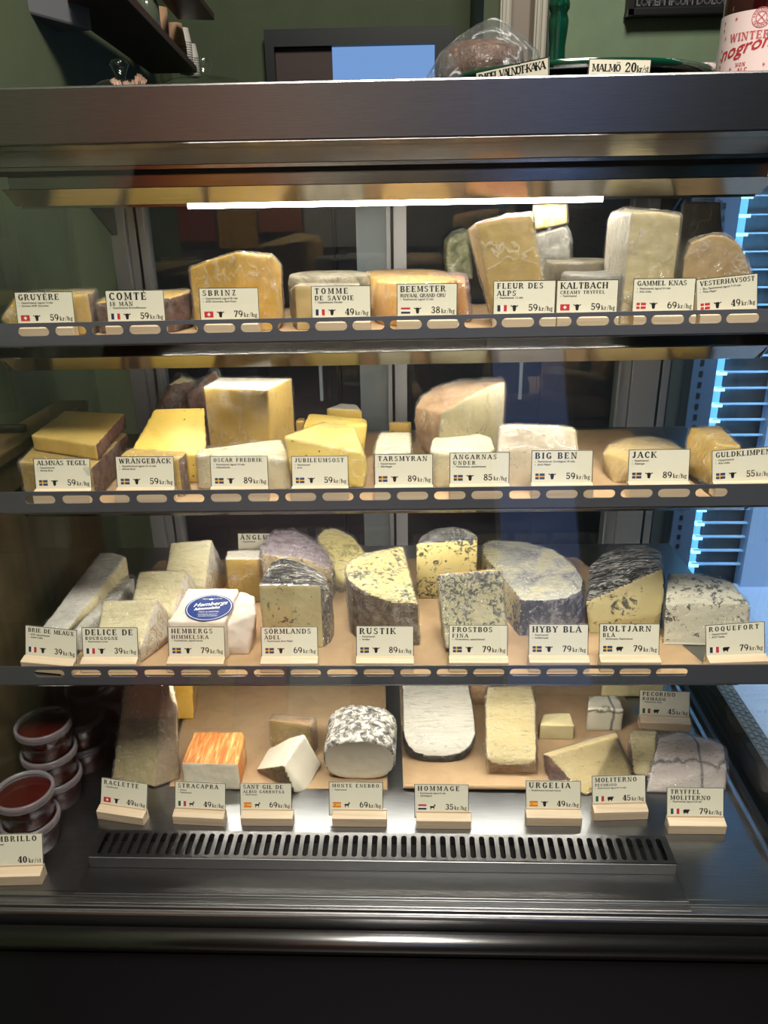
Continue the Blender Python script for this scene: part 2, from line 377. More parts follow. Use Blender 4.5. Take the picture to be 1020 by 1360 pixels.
cb(bp, 'base_panel', BASEP)
# raised air grille at the front of the tray
gx0, gx1 = -.478, .380
ya, ybk, yc_ = at_z(510, 1143, ZT+.022).y, at_z(510, 1107, ZT+.022).y, at_z(510, 1196, ZT).y
gr = MB()
gr.box(gx0, gx1, ya-.0015, ya, ZT+.003, ZT+.022); gr.box(gx0, gx1, ybk, ybk+.0015, ZT, ZT+.022)
gr.box(gx0, gx0+.0015, ya, ybk, ZT, ZT+.022); gr.box(gx1-.0015, gx1, ya, ybk, ZT, ZT+.022)
gr.box(gx0-.004, gx1+.004, yc_, ya-.001, ZT+.0005, ZT+.003)
gr.box(gx0-.004, gx1+.004, yc_, yc_+.002, ZT+.003, ZT+.0055); gr.box(gx0-.004, gx1+.004, yc_-.012, yc_, ZT+.0004, ZT+.0018)
gr.box(gx0+.02, gx1-.02, ybk+.002, ybk+.006, ZT, ZT+.004)
grille = cb(gr, 'air_grille', STEEL, bevel=.0008)
cb(MB().box(gx0+.002, gx1-.002, ya+.001, ybk-.001, ZT+.0005, ZT+.002), 'grille_well', DARK)
n = 58; L = gx1-gx0; wdt = ybk-ya
holes = [slot(-L/2+.014+(L-.028)*i/(n-1), 0, .0082, wdt*.80) for i in range(n)]
g = plate_with_holes('grille_top', [(-L/2, -wdt/2), (L/2, -wdt/2), (L/2, wdt/2), (-L/2, wdt/2)], holes, .0016, STEEL, case, Matrix.Translation(((gx0+gx1)/2, (ya+ybk)/2, ZT+.0225)))
g.location = -Vector(case.location)
# shelves
SH = {}
def make_shelf(n, yr, pt, pb, pf, ylip, plt_, plb, xl, xr, slots, yback):
    """yr: y of the perforated front rail, pt/pb: its edges in the photo, pf: floor level"""
    zt_, zb_, zf = zat(510, pt, yr), zat(510, pb, yr), zat(510, pf, yr)
    SH[n] = (yr, zf)
    o = cb(MB().box(xl, xr, yr+.002, yback, min(zb_, zf-.006), zf), 'shelf', STEEL, bevel=.001)
    H = zt_-zb_
    hs = [slot(x-XC, -H*.38, .045, .0125) for x in slots]
    r = plate_with_holes('front_rail', [(xl-.03-XC, -H), (xr+.03-XC, -H), (xr+.03-XC, 0), (xl-.03-XC, 0)], hs, .0018, STEELD, o,
                         Matrix.Translation((XC, yr, zt_)) @ Matrix.Rotation(math.pi/2, 4, 'X'))
    zl0, zl1 = zat(510, plt_, ylip), zat(510, plb, ylip)
    xa, xb = -.625, .525
    ch = MB(); ch.prism([(xa+.002, ylip-.012, zl0), (xb-.002, ylip-.012, zl0), (xb-.010, ylip+.010, zl1), (xa+.010, ylip+.010, zl1)], (0, .0015, .0012)); ch.box(xa+.010, xb-.010, ylip+.010, ylip+.024, zl1+.007, zl1+.009)
    for x in (xa, xb-.0015):
        ch.prism([(x, ylip-.012, zl0), (x, ylip+.010, zl1), (x, ylip+.05, zl1), (x, ylip+.05, zb_+.002), (x, ylip-.012, zb_+.002)], (.0015, 0, 0))
    ch.box(xa, xb, ylip+.048, ylip+.05, zl1+.004, zb_+.002)
    cb(ch, 'light_channel', MIRROR, parent=o)
    cb(MB().box(-.40, .34, ylip+.0125, ylip+.0225, zl1+.002, zl1+.0055), 'led_strip', LED, parent=o)
    Mt = Matrix.Translation((XC, 0, zf)) @ Matrix.Rotation(-TILT, 4, 'Y') @ Matrix.Translation((-XC, 0, -zf))   # the shelves hang a hair higher at the right
    for q_ in [o]+list(o.children): q_.data.transform(Mt)
    return o, zf
p1 = [(43+49.6*i, 430) for i in range(20)]
p2 = [(53+49.5*i, 660) for i in range(19)]
p3 = [(66+48.6*i, 894) for i in range(18)]
L0, L1 = -.4825, .3965
TILT = .0075
s1, Z1 = make_shelf(1, 1.105, 420, 450.5, 447.5, 1.18, 466, 486, XL+.025, XR-.025, [at_y(*p, 1.105).x for p in p1], 1.45)
s2, Z2 = make_shelf(2, 1.045, 648, 676, 674.5, 1.145, 672, 685, XL+.025, XR-.025, [at_y(*p, 1.045).x for p in p2], 1.45)
s3, Z3 = make_shelf(3, .965, 884, 908, 906.5, 1.09, 905, 912, XL+.025, XR-.025, [at_y(*p, .965).x for p in p3], 1.45)
# shelf brackets at the back
BRS = steel('bracket_steel', (90, 92, 92), .4)
for zf, yq in ((Z1, 1.16), (Z2, 1.10), (Z3, 1.02)):
    for x in (XL+.012, XR-.016):
        cb(MB().prism([(x, yq, zf-.016), (x, 1.455, zf-.016), (x, 1.455, zf-.075), (x, 1.40, zf-.075)], (.003, 0, 0)), 'shelf_bracket', BRS)
for x in (L0-.05, L1+.04):
    hk = MB().prism([(x, 1.478, zz(.03)), (x, 1.30, zz(.05)), (x, 1.30, zz(.035)), (x, 1.46, zz(-.055)), (x, 1.478, zz(-.055))], (.004, 0, 0))
    cb(hk, 'canopy_bracket', BRS)
# canopy
YC = 1.185
ca = MB(); ca.box(XL-.06, XR+.06, YC, 1.56, zz(.082), zat(510, 106, YC)); 
cb(ca, 'canopy', STEEL, bevel=.004)
zt_c = zat(510, 106, YC); zb_c = zat(510, 185, YC)
cb(MB().box(XL-.06, XR+.06, YC-.004, YC+.004, zb_c, zt_c+.001), 'canopy_rail', STEEL, bevel=.003)
YL = 1.255
lt, lb = zat(510, 244, YL), zat(510, 266, YL)
un = MB()
un.prism([(XL, 1.215, zz(.080)), (XL, 1.232, zat(510, 213, 1.232)), (XL, 1.234, zat(510, 213, 1.234)), (XL, 1.217, zz(.081))], (XR-XL, 0, 0))
un.box(XL, XR, 1.238, 1.242, zat(510, 219, 1.24), zat(510, 214, 1.24))
cb(un, 'canopy_lining', MIRROR)
cb(MB().box(XL, XR, 1.25, 1.256, zat(510, 226, 1.25), zz(.082)), 'canopy_gap', DARK)
lc = MB()
lc.prism([(XL+.02, YL-.012, lt), (XL+.028, YL+.006, lb), (XR-.028, YL+.006, lb), (XR-.02, YL-.012, lt)], (0, .0015, .001))
lc.box(XL+.02, XR-.02, YL+.012, YL+.014, lt, zat(510, 226, YL+.012)); lc.box(XL+.02, XR-.02, YL-.010, YL+.014, lt, lt+.001)
lc.box(XL+.026, XR-.026, YL+.03, YL+.032, lb-.004, zz(.08))
cb(lc, 'canopy_light_channel', MIRROR)
xa_, xb_ = at_y(250, 277, YL+.01).x, at_y(800, 268, YL+.01).x
cb(MB().box(xa_, xb_, YL+.008, YL+.020, zat(510, 273, YL+.01), lb+.0015), 'led_strip', LEDC)
# back: sliding doors
yd_ = 1.50
px_ = [at_y(p, 500, yd_).x for p in (130, 152, 160, 213)]
bk = MB()
zt_b, zb_b2 = zz(.06), ZT+.0
def post(mb, x0, x1, y0=1.49, y1=1.53): mb.box(x0, x1, y0, y1, zb_b2, zt_b)
bkl = MB(); post(bkl, L0-.062, L0-.034, 1.485); post(bkl, L0-.033, L0-.018, 1.495); post(bkl, L0-.012, L0)
cb(bkl, 'back_post', ALU, bevel=.001)
bkr = MB(); post(bkr, L1+.0, L1+.022); post(bkr, L1+.023, L1+.075, 1.485); post(bkr, L1+.081, L1+.095)
cb(bkr, 'back_post', ALU, bevel=.001)
cb(MB().box(XL, XR, 1.53, 1.545, zt_b-.005, zt_b+.03), 'door_track', ALU)
cb(MB().box(XL, XR, 1.50, 1.545, ZT-.02, ZT+.02), 'door_track', ALU)
xm = -.0075
d1 = MB()
d1.box(xm-.036, xm-.027, 1.495, 1.512, zb_b2+.02, zt_b-.02); d1.box(xm-.027, xm-.0, 1.50, 1.505, zb_b2+.02, zt_b-.02)
d1.box(L0, xm, 1.495, 1.512, zt_b-.03, zt_b); d1.box(L0, L0+.004, 1.495, 1.512, zb_b2, zt_b); d1.box(xm-.092, xm-.036, 1.515, 1.52, zb_b2+.02, zt_b-.02)
s_d1 = cb(d1, 'sliding_door', ALU); cb(MB().box(L0, xm-.03, 1.503, 1.507, zb_b2+.02, zt_b-.02), 'door_pane', GLASSB, parent=s_d1)
cb(MB().box(xm-.0285, xm-.0235, 1.488, 1.496, zb_b2+.02, zt_b-.02), 'brush_seal', BLACK, parent=s_d1)
d2 = MB()
d2.box(xm-.022, xm, 1.478, 1.492, zb_b2+.02, zt_b-.02); d2.box(xm-.0225, xm-.018, 1.474, 1.48, zb_b2+.02, zt_b-.02)
d2.box(xm, L1, 1.478, 1.492, zt_b-.03, zt_b); d2.box(L1-.004, L1, 1.478, 1.492, zb_b2, zt_b)
s_d2 = cb(d2, 'sliding_door', ALU); cb(MB().box(xm, L1, 1.483, 1.487, zb_b2+.02, zt_b-.02), 'door_pane', GLASSB, parent=s_d2)

# kraft paper sheets under the cheeses
def sheet(z, poly, label, curl=None):
    mb = MB(); mb.prism([(x, y, 0) for x, y in poly], (0, 0, .0006))
    if curl:
        x0, x1, y = curl; pts = [(x0, y+.004*math.cos(t)-.000, .0042+.004*math.sin(t)) for t in np.linspace(-1.57, 3.6, 9)]
        for i in range(8):
            mb.quad([pts[i], (x1, pts[i][1], pts[i][2]), (x1, pts[i+1][1], pts[i+1][2]), pts[i+1]])
    if z > ZT+.1: mb.v = [(x, y, q+TILT*(x-XC)) for x, y, q in mb.v]
    o = mb.build('kraft_paper_sheet', PAPER, loc=(0, 0, z)); return props(o, label, 'paper sheet', 'brown paper sheets lining the case')
xr2a, xr2b = .4116, .419
sheet(Z1+.0004, [(-.52, 1.125), (.44, 1.125), (.42, 1.43), (-.50, 1.43)], 'brown paper sheet lining the top shelf of the case')
sheet(Z2+.0004, [(-.53, 1.068), (.435, 1.068), (.405, 1.43), (-.49, 1.43)], 'brown paper sheet lining the second shelf from the top')
sheet(Z3+.0004, [(-.53, .985), (.445, .985), (.322, 1.385), (-.50, 1.385)], 'brown paper sheet lining the shelf of blue cheeses')
sheet(ZT+.0004, [(-.41, 1.037), (-.041, 1.034), (-.058, 1.45), (-.47, 1.45)], 'brown paper sheet under the orange ribbed cheese on the bottom tray')
sheet(ZT+.0014, [(-.0143, 1.0375), (.24, 1.040), (.44, 1.10), (.40, 1.45), (-.03, 1.45)], 'brown paper sheet with a rolled edge on the right of the bottom tray', (-.0143, .235, 1.0375))

# ------------------------------------------------------------------ things to the sides
# side counter left of the case, with a marker pen
zc_ = zat(30, 580, 1.25)
sc_o = MB().box(-.700, XL-.022, .84, 1.50, .0, zc_-.02).box(-.706, XL-.014, .83, 1.51, zc_-.02, zc_).build('side_counter', wood('brown_panel_wood', (112, 88, 60), (140, 112, 78), 8, (4, 4, .4), .5), bevel=.003)
props(sc_o, 'brown wooden side counter seen through the left glass of the case', 'counter')
# open cooler on the right with a vertical blue light strip
yk = 1.85
ck = empty('open_cooler', (1.05, yk+.02, 0), 'open refrigerated shelf unit with bright blue light strip beyond the right glass', 'cooler')
def kb(mb, name, mat, **k):
    o = mb.build(name, mat, ck, **k); o.location = -Vector(ck.location); return o
xs = at_y(968, 425, yk).x; xe = 1.62
kb(MB().box(xs-.10, xe, yk+.05, yk+.08, .3, zz(.20)), 'back_panel', plain('cooler_back', (66, 78, 84), .5))
BLUE = emit('blue_light_strip', (.12, .42, 1.0), BLUE_E*.7)
kb(MB().box(xs-.008, xs+.010, yk+.012, yk+.02, .45, zz(.10)), 'light_strip', BLUE)
kb(MB().box(xs-.075, xs-.018, yk-.02, yk+.03, .3, zz(.14)), 'upright', plain('blue_grey_upright', (84, 100, 120), .4, .2), bevel=.003)
ud = MB()
for i in range(46):
    ud.box(xs-.058, xs-.050, yk-.022, yk-.020, .5+.026*i, .512+.026*i)
kb(ud, 'upright_slots', DARK)
kb(MB().box(xs+.12, xs+.19, yk-.02, yk+.02, .3, zz(.14)), 'glass_divider', plain('pale_blue_divider', (150, 175, 205), .3))
SL = plain('slat_white', (150, 190, 225), .25)
nz = 26
for i in range(nz):
    z = zz(.07)-.0385*i
    kb(MB().box(xs-.004, xe, yk-.004, yk+.008, z-.003, z), 'slat', SL)
DI = emit('blue_white_diode', (.22, .66, 1.0), BLUE_E*1.5)
for i in range(nz):
    z = zz(.07)-.0385*i-.0035
    kb(MB().box(xs-.010, xs+.012, yk-.006, yk+.012, z-.004, z+.003), 'light_diode', DI)
zk = zz(-.95); hx = XR+.085
kb(MB().box(hx+.035, 1.62, .9, yk, .08, zk), 'deck', plain('cooler_deck', (160, 178, 205), .5))
hc = MB()
hx = XR+.085
hc.box(hx, hx+.034, .9, yk, zk-.02, zk+.002)
kb(hc, 'air_outlet', plain('honeycomb_grey', (62, 70, 74), .5))
hd = MB()
for i in range(60):
    for j in range(3):
        y = .92+.0155*i+(.0077 if j % 2 else 0); hd.box(hx+.003+.0105*j, hx+.010+.0105*j, y, y+.0095, zk+.002, zk+.0035)
kb(hd, 'honeycomb', plain('honeycomb_light', (92, 102, 108), .5))
# unseen blue area light added to tint the cooler's back
cl_ = area('cooler_fill', (1.02, 1.45, zz(.25)), (1.0, 1.85, zz(-.5)), .4, 7, (.28, .58, 1.0), .1); cl_.data.spread = math.radians(100)

# made-up cabinet added to give the darkness seen through the sliding doors
bbr = empty('dark_backdrop', (-.25, 2.5, 0), 'made-up dark cabinet for the darkness behind the glass sliding doors', 'cabinet')
MB().box(-.62, 1.30, -.02, .37, 0, zz(.10)).build('body', plain('backdrop_dark', (26, 27, 30), .45), bbr, bevel=.004)
for i in range(3):
    d_ = MB().box(-.60+.63*i, .02+.63*i, -.04, -.021, .1, zz(.085)).build('door', plain('backdrop_door', (32, 33, 37), .35), bbr, bevel=.003)
    MB().box(-.04+.63*i, -.03+.63*i, -.06, -.041, 1.0, 1.25).build('handle', ALU, d_)
# ------------------------------------------------------------------ slab-serif lettering built from strokes
TK, TN, SR = .25, .135, .11     # thick stem, thin stroke, serif height
def _bar(x0, x1, y0, y1): return [[(x0, y0), (x1, y0), (x1, y1), (x0, y1)]]
def _V(x, y0=0, y1=1, w=TK): return _bar(x-w/2, x+w/2, y0, y1)
def _S(x, y, w=.36): return _bar(x-w/2, x+w/2, y, y+SR) if y < .5 else _bar(x-w/2, x+w/2, y-SR, y)
def _VS(x, w=TK, b=True, t=True): return _V(x, w=w)+(_S(x, 0) if b else [])+(_S(x, 1) if t else [])
def _D(x0, y0, x1, y1, w): return [[(x0-w/2, y0), (x0+w/2, y0), (x1+w/2, y1), (x1-w/2, y1)]]
def _A(cx, cy_, rx, ry, a0, a1, tk=TK, tn=TN, n=14):
    q = []; 
    for i in range(n):
        t0 = math.radians(a0+(a1-a0)*i/n); t1 = math.radians(a0+(a1-a0)*(i+1)/n); p = []
        for t in (t0, t1):
            c, s_ = math.cos(t), math.sin(t); wd = tn+(tk-tn)*abs(c)**1.3
            p.append(((cx+rx*c, cy_+ry*s_), (cx+(rx-wd)*c, cy_+(ry-wd)*s_)))
        q.append([p[0][0], p[1][0], p[1][1], p[0][1]])
    return q
def _dots(x): return _A(x-.15, 1.2, .085, .085, 0, 360, .085, .085, 8)+_A(x+.15, 1.2, .085, .085, 0, 360, .085, .085, 8)
_O = _A(.42, .5, .42, .51, 0, 360)
_Aq = _D(.06, 0, .43, 1, TN)+_D(.80, 0, .43, 1, TK)+_bar(.2, .66, .28, .37)+_S(.06, 0, .3)+_S(.80, 0, .34)
_E = _VS(.16, t=True)+_bar(.1, .70, 0, SR)+_bar(.1, .68, 1-SR, 1)+_bar(.2, .52, .46, .54)+_bar(.62, .70, 0, .28)+_bar(.60, .68, .74, 1)+_bar(.46, .53, .36, .64)
def _shift(g, dx): return [[(x+dx, y) for x, y in p] for p in g]
GL = {
 'A': (.88, _Aq), 'Ä': (.88, _Aq+_dots(.43)), 'Å': (.88, _Aq+_A(.43, 1.2, .13, .13, 0, 360, .055, .055, 10)),
 'B': (.80, _VS(.16)+_A(.42, .75, .30, .25, -90, 90)+_A(.42, .27, .36, .27, -90, 90)+_bar(.2, .44, .45, .53)+_bar(.2, .44, 1-TN, 1)+_bar(.2, .44, 0, TN)),
 'C': (.80, _A(.44, .5, .42, .51, 50, 310)+_bar(.66, .74, .68, .98)+_bar(.66, .74, .04, .26)),
 'D': (.86, _VS(.16)+_A(.40, .5, .44, .5, -90, 90)+_bar(.2, .42, 1-TN, 1)+_bar(.2, .42, 0, TN)),
 'E': (.76, _E), 'É': (.76, _E+_D(.34, 1.06, .48, 1.3, .14)), 'È': (.76, _E+_D(.48, 1.06, .32, 1.3, .14)),
 'F': (.72, _VS(.16)+_bar(.1, .66, 1-SR, 1)+_bar(.2, .52, .46, .54)+_bar(.58, .66, .72, 1)+_bar(.46, .53, .36, .64)),
 'G': (.86, _A(.44, .5, .42, .51, 50, 310)+_bar(.66, .74, .68, .98)+_V(.68, .05, .42)+_bar(.5, .86, .38, .46)),
 'H': (.94, _VS(.18)+_VS(.76)+_bar(.2, .74, .45, .54)), 'I': (.40, _VS(.2)),
 'J': (.60, _V(.38, .25, 1)+_S(.38, 1)+_A(.24, .25, .235, .26, 180, 360)), 
 'K': (.90, _VS(.17)+_D(.28, .42, .72, .95, .12)+_D(.78, .04, .38, .58, .2)+_S(.70, 1, .3)+_S(.78, 0, .3)),
 'L': (.74, _VS(.17)+_bar(.1, .70, 0, SR)+_bar(.62, .70, 0, .30)),
 'M': (1.06, _VS(.16, .12)+_VS(.90)+_D(.50, .12, .20, 1, .17)+_D(.52, .12, .84, 1, .10)),
 'N': (.94, _VS(.16, .12)+_VS(.78, .12, b=False)+_D(.74, 0, .20, 1, .2)), 
 'O': (.84, _O), 'Ö': (.84, _O+_dots(.42)), 
 'P': (.78, _VS(.16)+_A(.40, .72, .35, .28, -90, 90)+_bar(.2, .42, .44, .53)+_bar(.2, .42, 1-TN, 1)),
 'Q': (.84, _O+_D(.74, -.18, .46, .16, .14)), 
 'R': (.86, _VS(.16)+_A(.40, .74, .34, .26, -90, 90)+_bar(.2, .42, .48, .56)+_bar(.2, .42, 1-TN, 1)+_D(.74, 0, .46, .5, .2)+_S(.76, 0, .24)),
 'S': (.70, _A(.35, .745, .31, .265, 40, 250, .17)+_A(.35, .265, .33, .275, -140, 80, .17)+_bar(.56, .63, .70, .98)+_bar(.03, .10, .03, .30)+_D(.50, .40, .18, .62, .2)),
 'T': (.82, _VS(.41, t=False)+_bar(.04, .78, 1-SR, 1)+_bar(.04, .12, .70, 1)+_bar(.70, .78, .70, 1)),
 'U': (.90, _V(.17, .3)+_S(.17, 1)+_V(.74, .3, 1, .12)+_S(.74, 1, .3)+_A(.44, .32, .365, .33, 180, 360, TK)),
 'V': (.88, _D(.44, 0, .12, 1, TK)+_D(.46, 0, .78, 1, TN)+_S(.12, 1, .34)+_S(.78, 1, .3)),
 'W': (1.2, _D(.34, 0, .12, 1, TK)+_D(.36, 0, .60, 1, TN)+_D(.82, 0, .60, 1, TK)+_D(.84, 0, 1.08, 1, TN)+_S(.12, 1, .3)+_S(1.08, 1, .26)),
 'X': (.86, _D(.76, 0, .14, 1, TK)+_D(.14, 0, .72, 1, TN)+_S(.14, 0, .3)+_S(.74, 0, .3)+_S(.14, 1, .3)+_S(.72, 1, .26)),
 'Y': (.84, _V(.42, 0, .5)+_S(.42, 0)+_D(.42, .45, .12, 1, TK)+_D(.44, .45, .74, 1, TN)+_S(.12, 1, .32)+_S(.74, 1, .3)),
 'Z': (.74, _bar(.06, .68, 0, SR)+_bar(.06, .68, 1-SR, 1)+_D(.16, 0, .58, 1, .2)+_bar(.06, .13, .72, 1)+_bar(.61, .68, 0, .28)),
 '0': (.70, _A(.34, .5, .33, .51, 0, 360)), '1': (.46, _V(.25)+_S(.25, 0, .42)+_D(.08, .72, .22, .95, .12)),
 '2': (.68, _A(.33, .70, .30, .31, -20, 190, .18)+_D(.10, .05, .54, .66, .16)+_bar(.04, .64, 0, .13)+_bar(.57, .64, 0, .3)),
 '3': (.66, _A(.31, .75, .28, .26, -80, 170, .17)+_A(.31, .27, .32, .28, -170, 80, .18)+_bar(.2, .36, .47, .55)),
 '4': (.72, _V(.48)+_S(.48, 0, .42)+_bar(.02, .70, .24, .34)+_D(.06, .28, .44, 1, .12)),
 '5': (.66, _A(.31, .33, .33, .34, -160, 125, .18)+_bar(.08, .58, .86, 1)+_V(.13, .46, 1, .1)),
 '6': (.68, _A(.34, .34, .33, .35, 0, 360, .17)+_A(.44, .45, .43, .56, 95, 200, .18)),
 '7': (.66, _bar(.05, .62, .86, 1)+_D(.22, 0, .54, .9, .2)+_bar(.05, .12, .66, 1)),
 '8': (.68, _A(.34, .75, .28, .26, 0, 360, .16)+_A(.34, .27, .33, .28, 0, 360, .17)),
 '9': (.68, _A(.34, .66, .33, .35, 0, 360, .17)+_A(.24, .55, .43, .56, -85, 20, .18)),
 'k': (.68, _V(.16, 0, 1.05, .21)+_S(.16, 0, .3)+_bar(.0, .2, .97, 1.05)+_D(.26, .3, .5, .66, .10)+_D(.56, .03, .3, .4, .16)+_S(.56, 0, .24)+_bar(.4, .6, .62, .7)),
 'r': (.54, _V(.16, 0, .70, .21)+_S(.16, 0, .32)+_bar(.02, .2, .62, .70)+_A(.36, .50, .16, .2, 20, 150, .12)),
 'h': (.72, _V(.15, 0, 1.05, .21)+_S(.15, 0, .3)+_bar(.0, .2, .97, 1.05)+_V(.54, 0, .5, .2)+_S(.54, 0, .28)+_A(.38, .46, .24, .25, 0, 150, .15)),
 'g': (.62, _A(.28, .46, .24, .25, 0, 360, .14)+_A(.28, -.06, .27, .2, 0, 360, .12)+_bar(.42, .6, .62, .7)+_D(.12, .1, .2, .26, .1)),
 's': (.52, _A(.25, .52, .21, .19, 30, 250, .13, .09)+_A(.25, .19, .22, .2, -150, 80, .13, .09)+_D(.34, .28, .15, .44, .13)),
 't': (.46, _V(.2, .12, .92, .16)+_bar(.02, .42, .60, .69)+_A(.30, .14, .18, .15, 180, 330, .12)),
 '/': (.52, _D(.06, -.12, .44, 1.1, .10)), '-': (.5, _bar(.08, .42, .36, .46)), ' ': (.45, []), ',': (.3, _bar(.08, .2, -.1, .12)), '.': (.3, _bar(.08, .2, 0, .12)),
}
def text_w(t, h, track): return sum(GL[c][0]*h for c in t)+track*(len(t)-1)
def letters(mb, t, x, y, h, width=None, track=None, z=0, mi=0, xf=None, right=None):
    if track is None:
        track = (width-text_w(t, h, 0))/max(1, len(t)-1) if width else h*.12
    if right is not None: x = right-text_w(t, h, track)
    for c in t:
        wd, g = GL[c]
        for p in g:
            pts = [(x+q[0]*h, y+q[1]*h, z) for q in p]
            ar = sum(pts[i][0]*pts[(i+1) % len(pts)][1]-pts[(i+1) % len(pts)][0]*pts[i][1] for i in range(len(pts)))
            if ar < 0: pts = pts[::-1]
            mb.quad([xf(q) for q in pts] if xf else pts, mi)
        x += wd*h+track
    return x
_fc = {}
def font_mesh(t, size):
    """small plain sans print as a flat mesh"""
    if (t, size) in _fc: return _fc[(t, size)]
    cu = bpy.data.curves.new('f', 'FONT'); cu.body = t; cu.size = size; cu.fill_mode = 'BOTH'; cu.resolution_u = 2
    o = bpy.data.objects.new('f', cu); COL.objects.link(o)
    me = bpy.data.meshes.new_from_object(o.evaluated_get(bpy.context.evaluated_depsgraph_get())); bpy.data.objects.remove(o)
    v = [tuple(q.co) for q in me.vertices]; f = [tuple(p.vertices) for p in me.polygons]; bpy.data.meshes.remove(me)
    _fc[(t, size)] = (v, f); return v, f
def sans(mb, t, x, y, size, z=0, mi=0, xf=None, bold=0):
    v, f = font_mesh(t, size)
    for dx, dy in ([(0, 0)] if not bold else [(-bold, 0), (bold, 0), (0, bold), (0, -bold)]):
        b = len(mb.v); pts = [(x+dx+q[0], y+dy+q[1], z) for q in v]; mb.v += [xf(p) for p in pts] if xf else pts
        mb.f += [tuple(b+i for i in p) for p in f]; mb.m += [mi]*len(f)

# ------------------------------------------------------------------ price tags
CARD = plain('card_white', (224, 220, 200), .35, coat=.3); EDGE = plain('card_black_edge', (24, 24, 22), .5); INK = plain('black_ink', (20, 20, 20), .5)
BEECH = wood('pale_wood', (196, 172, 142), (222, 202, 174), 14)
FC = {k: plain('flag_'+k, c, .5) for k, c in dict(red=(186, 44, 52), blue=(38, 62, 108), yellow=(226, 178, 60), white=(232, 228, 214), green=(34, 84, 62), orange=(214, 98, 40), navy=(32, 44, 70), crimson=(170, 30, 62)).items()}
FK = list(FC)
def flag_mb(code):
    mb = MB(); W, H = 10.2, 6.6
    def q(x0, y0, x1, y1, c, z=0): mb.quad([(x0, y0, z), (x1, y0, z), (x1, y1, z), (x0, y1, z)], FK.index(c))
    if code == 'SE':
        q(0, 0, 3.6, 2.7, 'blue'); q(0, 3.9, 3.6, H, 'blue'); q(4.8, 0, W, 2.7, 'blue'); q(4.8, 3.9, W, H, 'blue')
        q(0, 2.7, W, 3.9, 'yellow'); q(3.6, 0, 4.8, 2.7, 'yellow'); q(3.6, 3.9, 4.8, H, 'yellow')
    elif code == 'DK':
        q(0, 0, 3.6, 2.8, 'red'); q(0, 3.8, 3.6, H, 'red'); q(4.6, 0, W, 2.8, 'red'); q(4.6, 3.8, W, H, 'red')
        q(0, 2.8, W, 3.8, 'white'); q(3.6, 0, 4.6, 2.8, 'white'); q(3.6, 3.8, 4.6, H, 'white')
    elif code == 'CH':
        q(0, 0, W, H, 'red'); q(4.4, 1.5, 5.8, 5.1, 'white', .06); q(3.3, 2.6, 6.9, 4.0, 'white', .08)
    elif code == 'FR':
        q(0, 0, 3.3, H, 'navy'); q(6.9, 0, W, H, 'red'); q(3.3, 0, 6.9, H, 'white')
    elif code == 'IT':
        q(0, 0, 3.3, H, 'green'); q(6.9, 0, W, H, 'red'); q(3.3, 0, 6.9, H, 'white')
    elif code == 'NL':
        q(0, 4.4, W, H, 'red'); q(0, 0, W, 2.2, 'navy'); q(0, 2.2, W, 4.4, 'white')
    elif code == 'ES':
        q(0, 4.9, W, H, 'orange'); q(0, 0, W, 1.7, 'orange'); q(0, 1.7, W, 4.9, 'yellow'); q(2.2, 2.3, 3.8, 4.4, 'orange', .06)
    return mb
ANIM = {
 'cow': [[(0, 5.6), (.5, 6.7), (1.6, 5.9), (2.6, 5.9), (3.2, 6.4), (5.4, 6.4), (6, 5.9), (7, 5.9), (8.1, 6.7), (8.6, 5.6), (7, 4.9), (6.3, 4.6), (6.0, 2.2), (5.6, .3), (4.9, 0), (3.7, 0), (3.0, .3), (2.6, 2.2), (2.3, 4.6), (1.6, 4.9)]],
 'goat': [[(.2, 3.8), (1.0, 4.6), (4.6, 4.5), (5.6, 5.6), (5.3, 7.0), (6.2, 6.4), (6.5, 7.2), (7.0, 6.0), (7.6, 5.2), (7.2, 4.7), (6.4, 4.9), (6.0, 3.0), (5.6, 2.4), (5.6, 0), (4.9, 0), (4.7, 2.2), (2.2, 2.4), (1.9, 0), (1.1, 0), (1.0, 2.6)]],
 'sheep': [[(.3, 3.4), (.8, 5.0), (2.0, 5.7), (3.4, 5.5), (4.8, 5.9), (6.0, 5.4), (6.6, 5.9), (7.8, 5.6), (8.6, 4.5), (8.2, 3.9), (7.2, 4.0), (7.0, 2.4), (6.3, 1.6), (6.2, 0), (5.3, 0), (5.1, 1.5), (2.5, 1.5), (2.3, 0), (1.4, 0), (1.3, 1.8), (.6, 2.4)]],
}
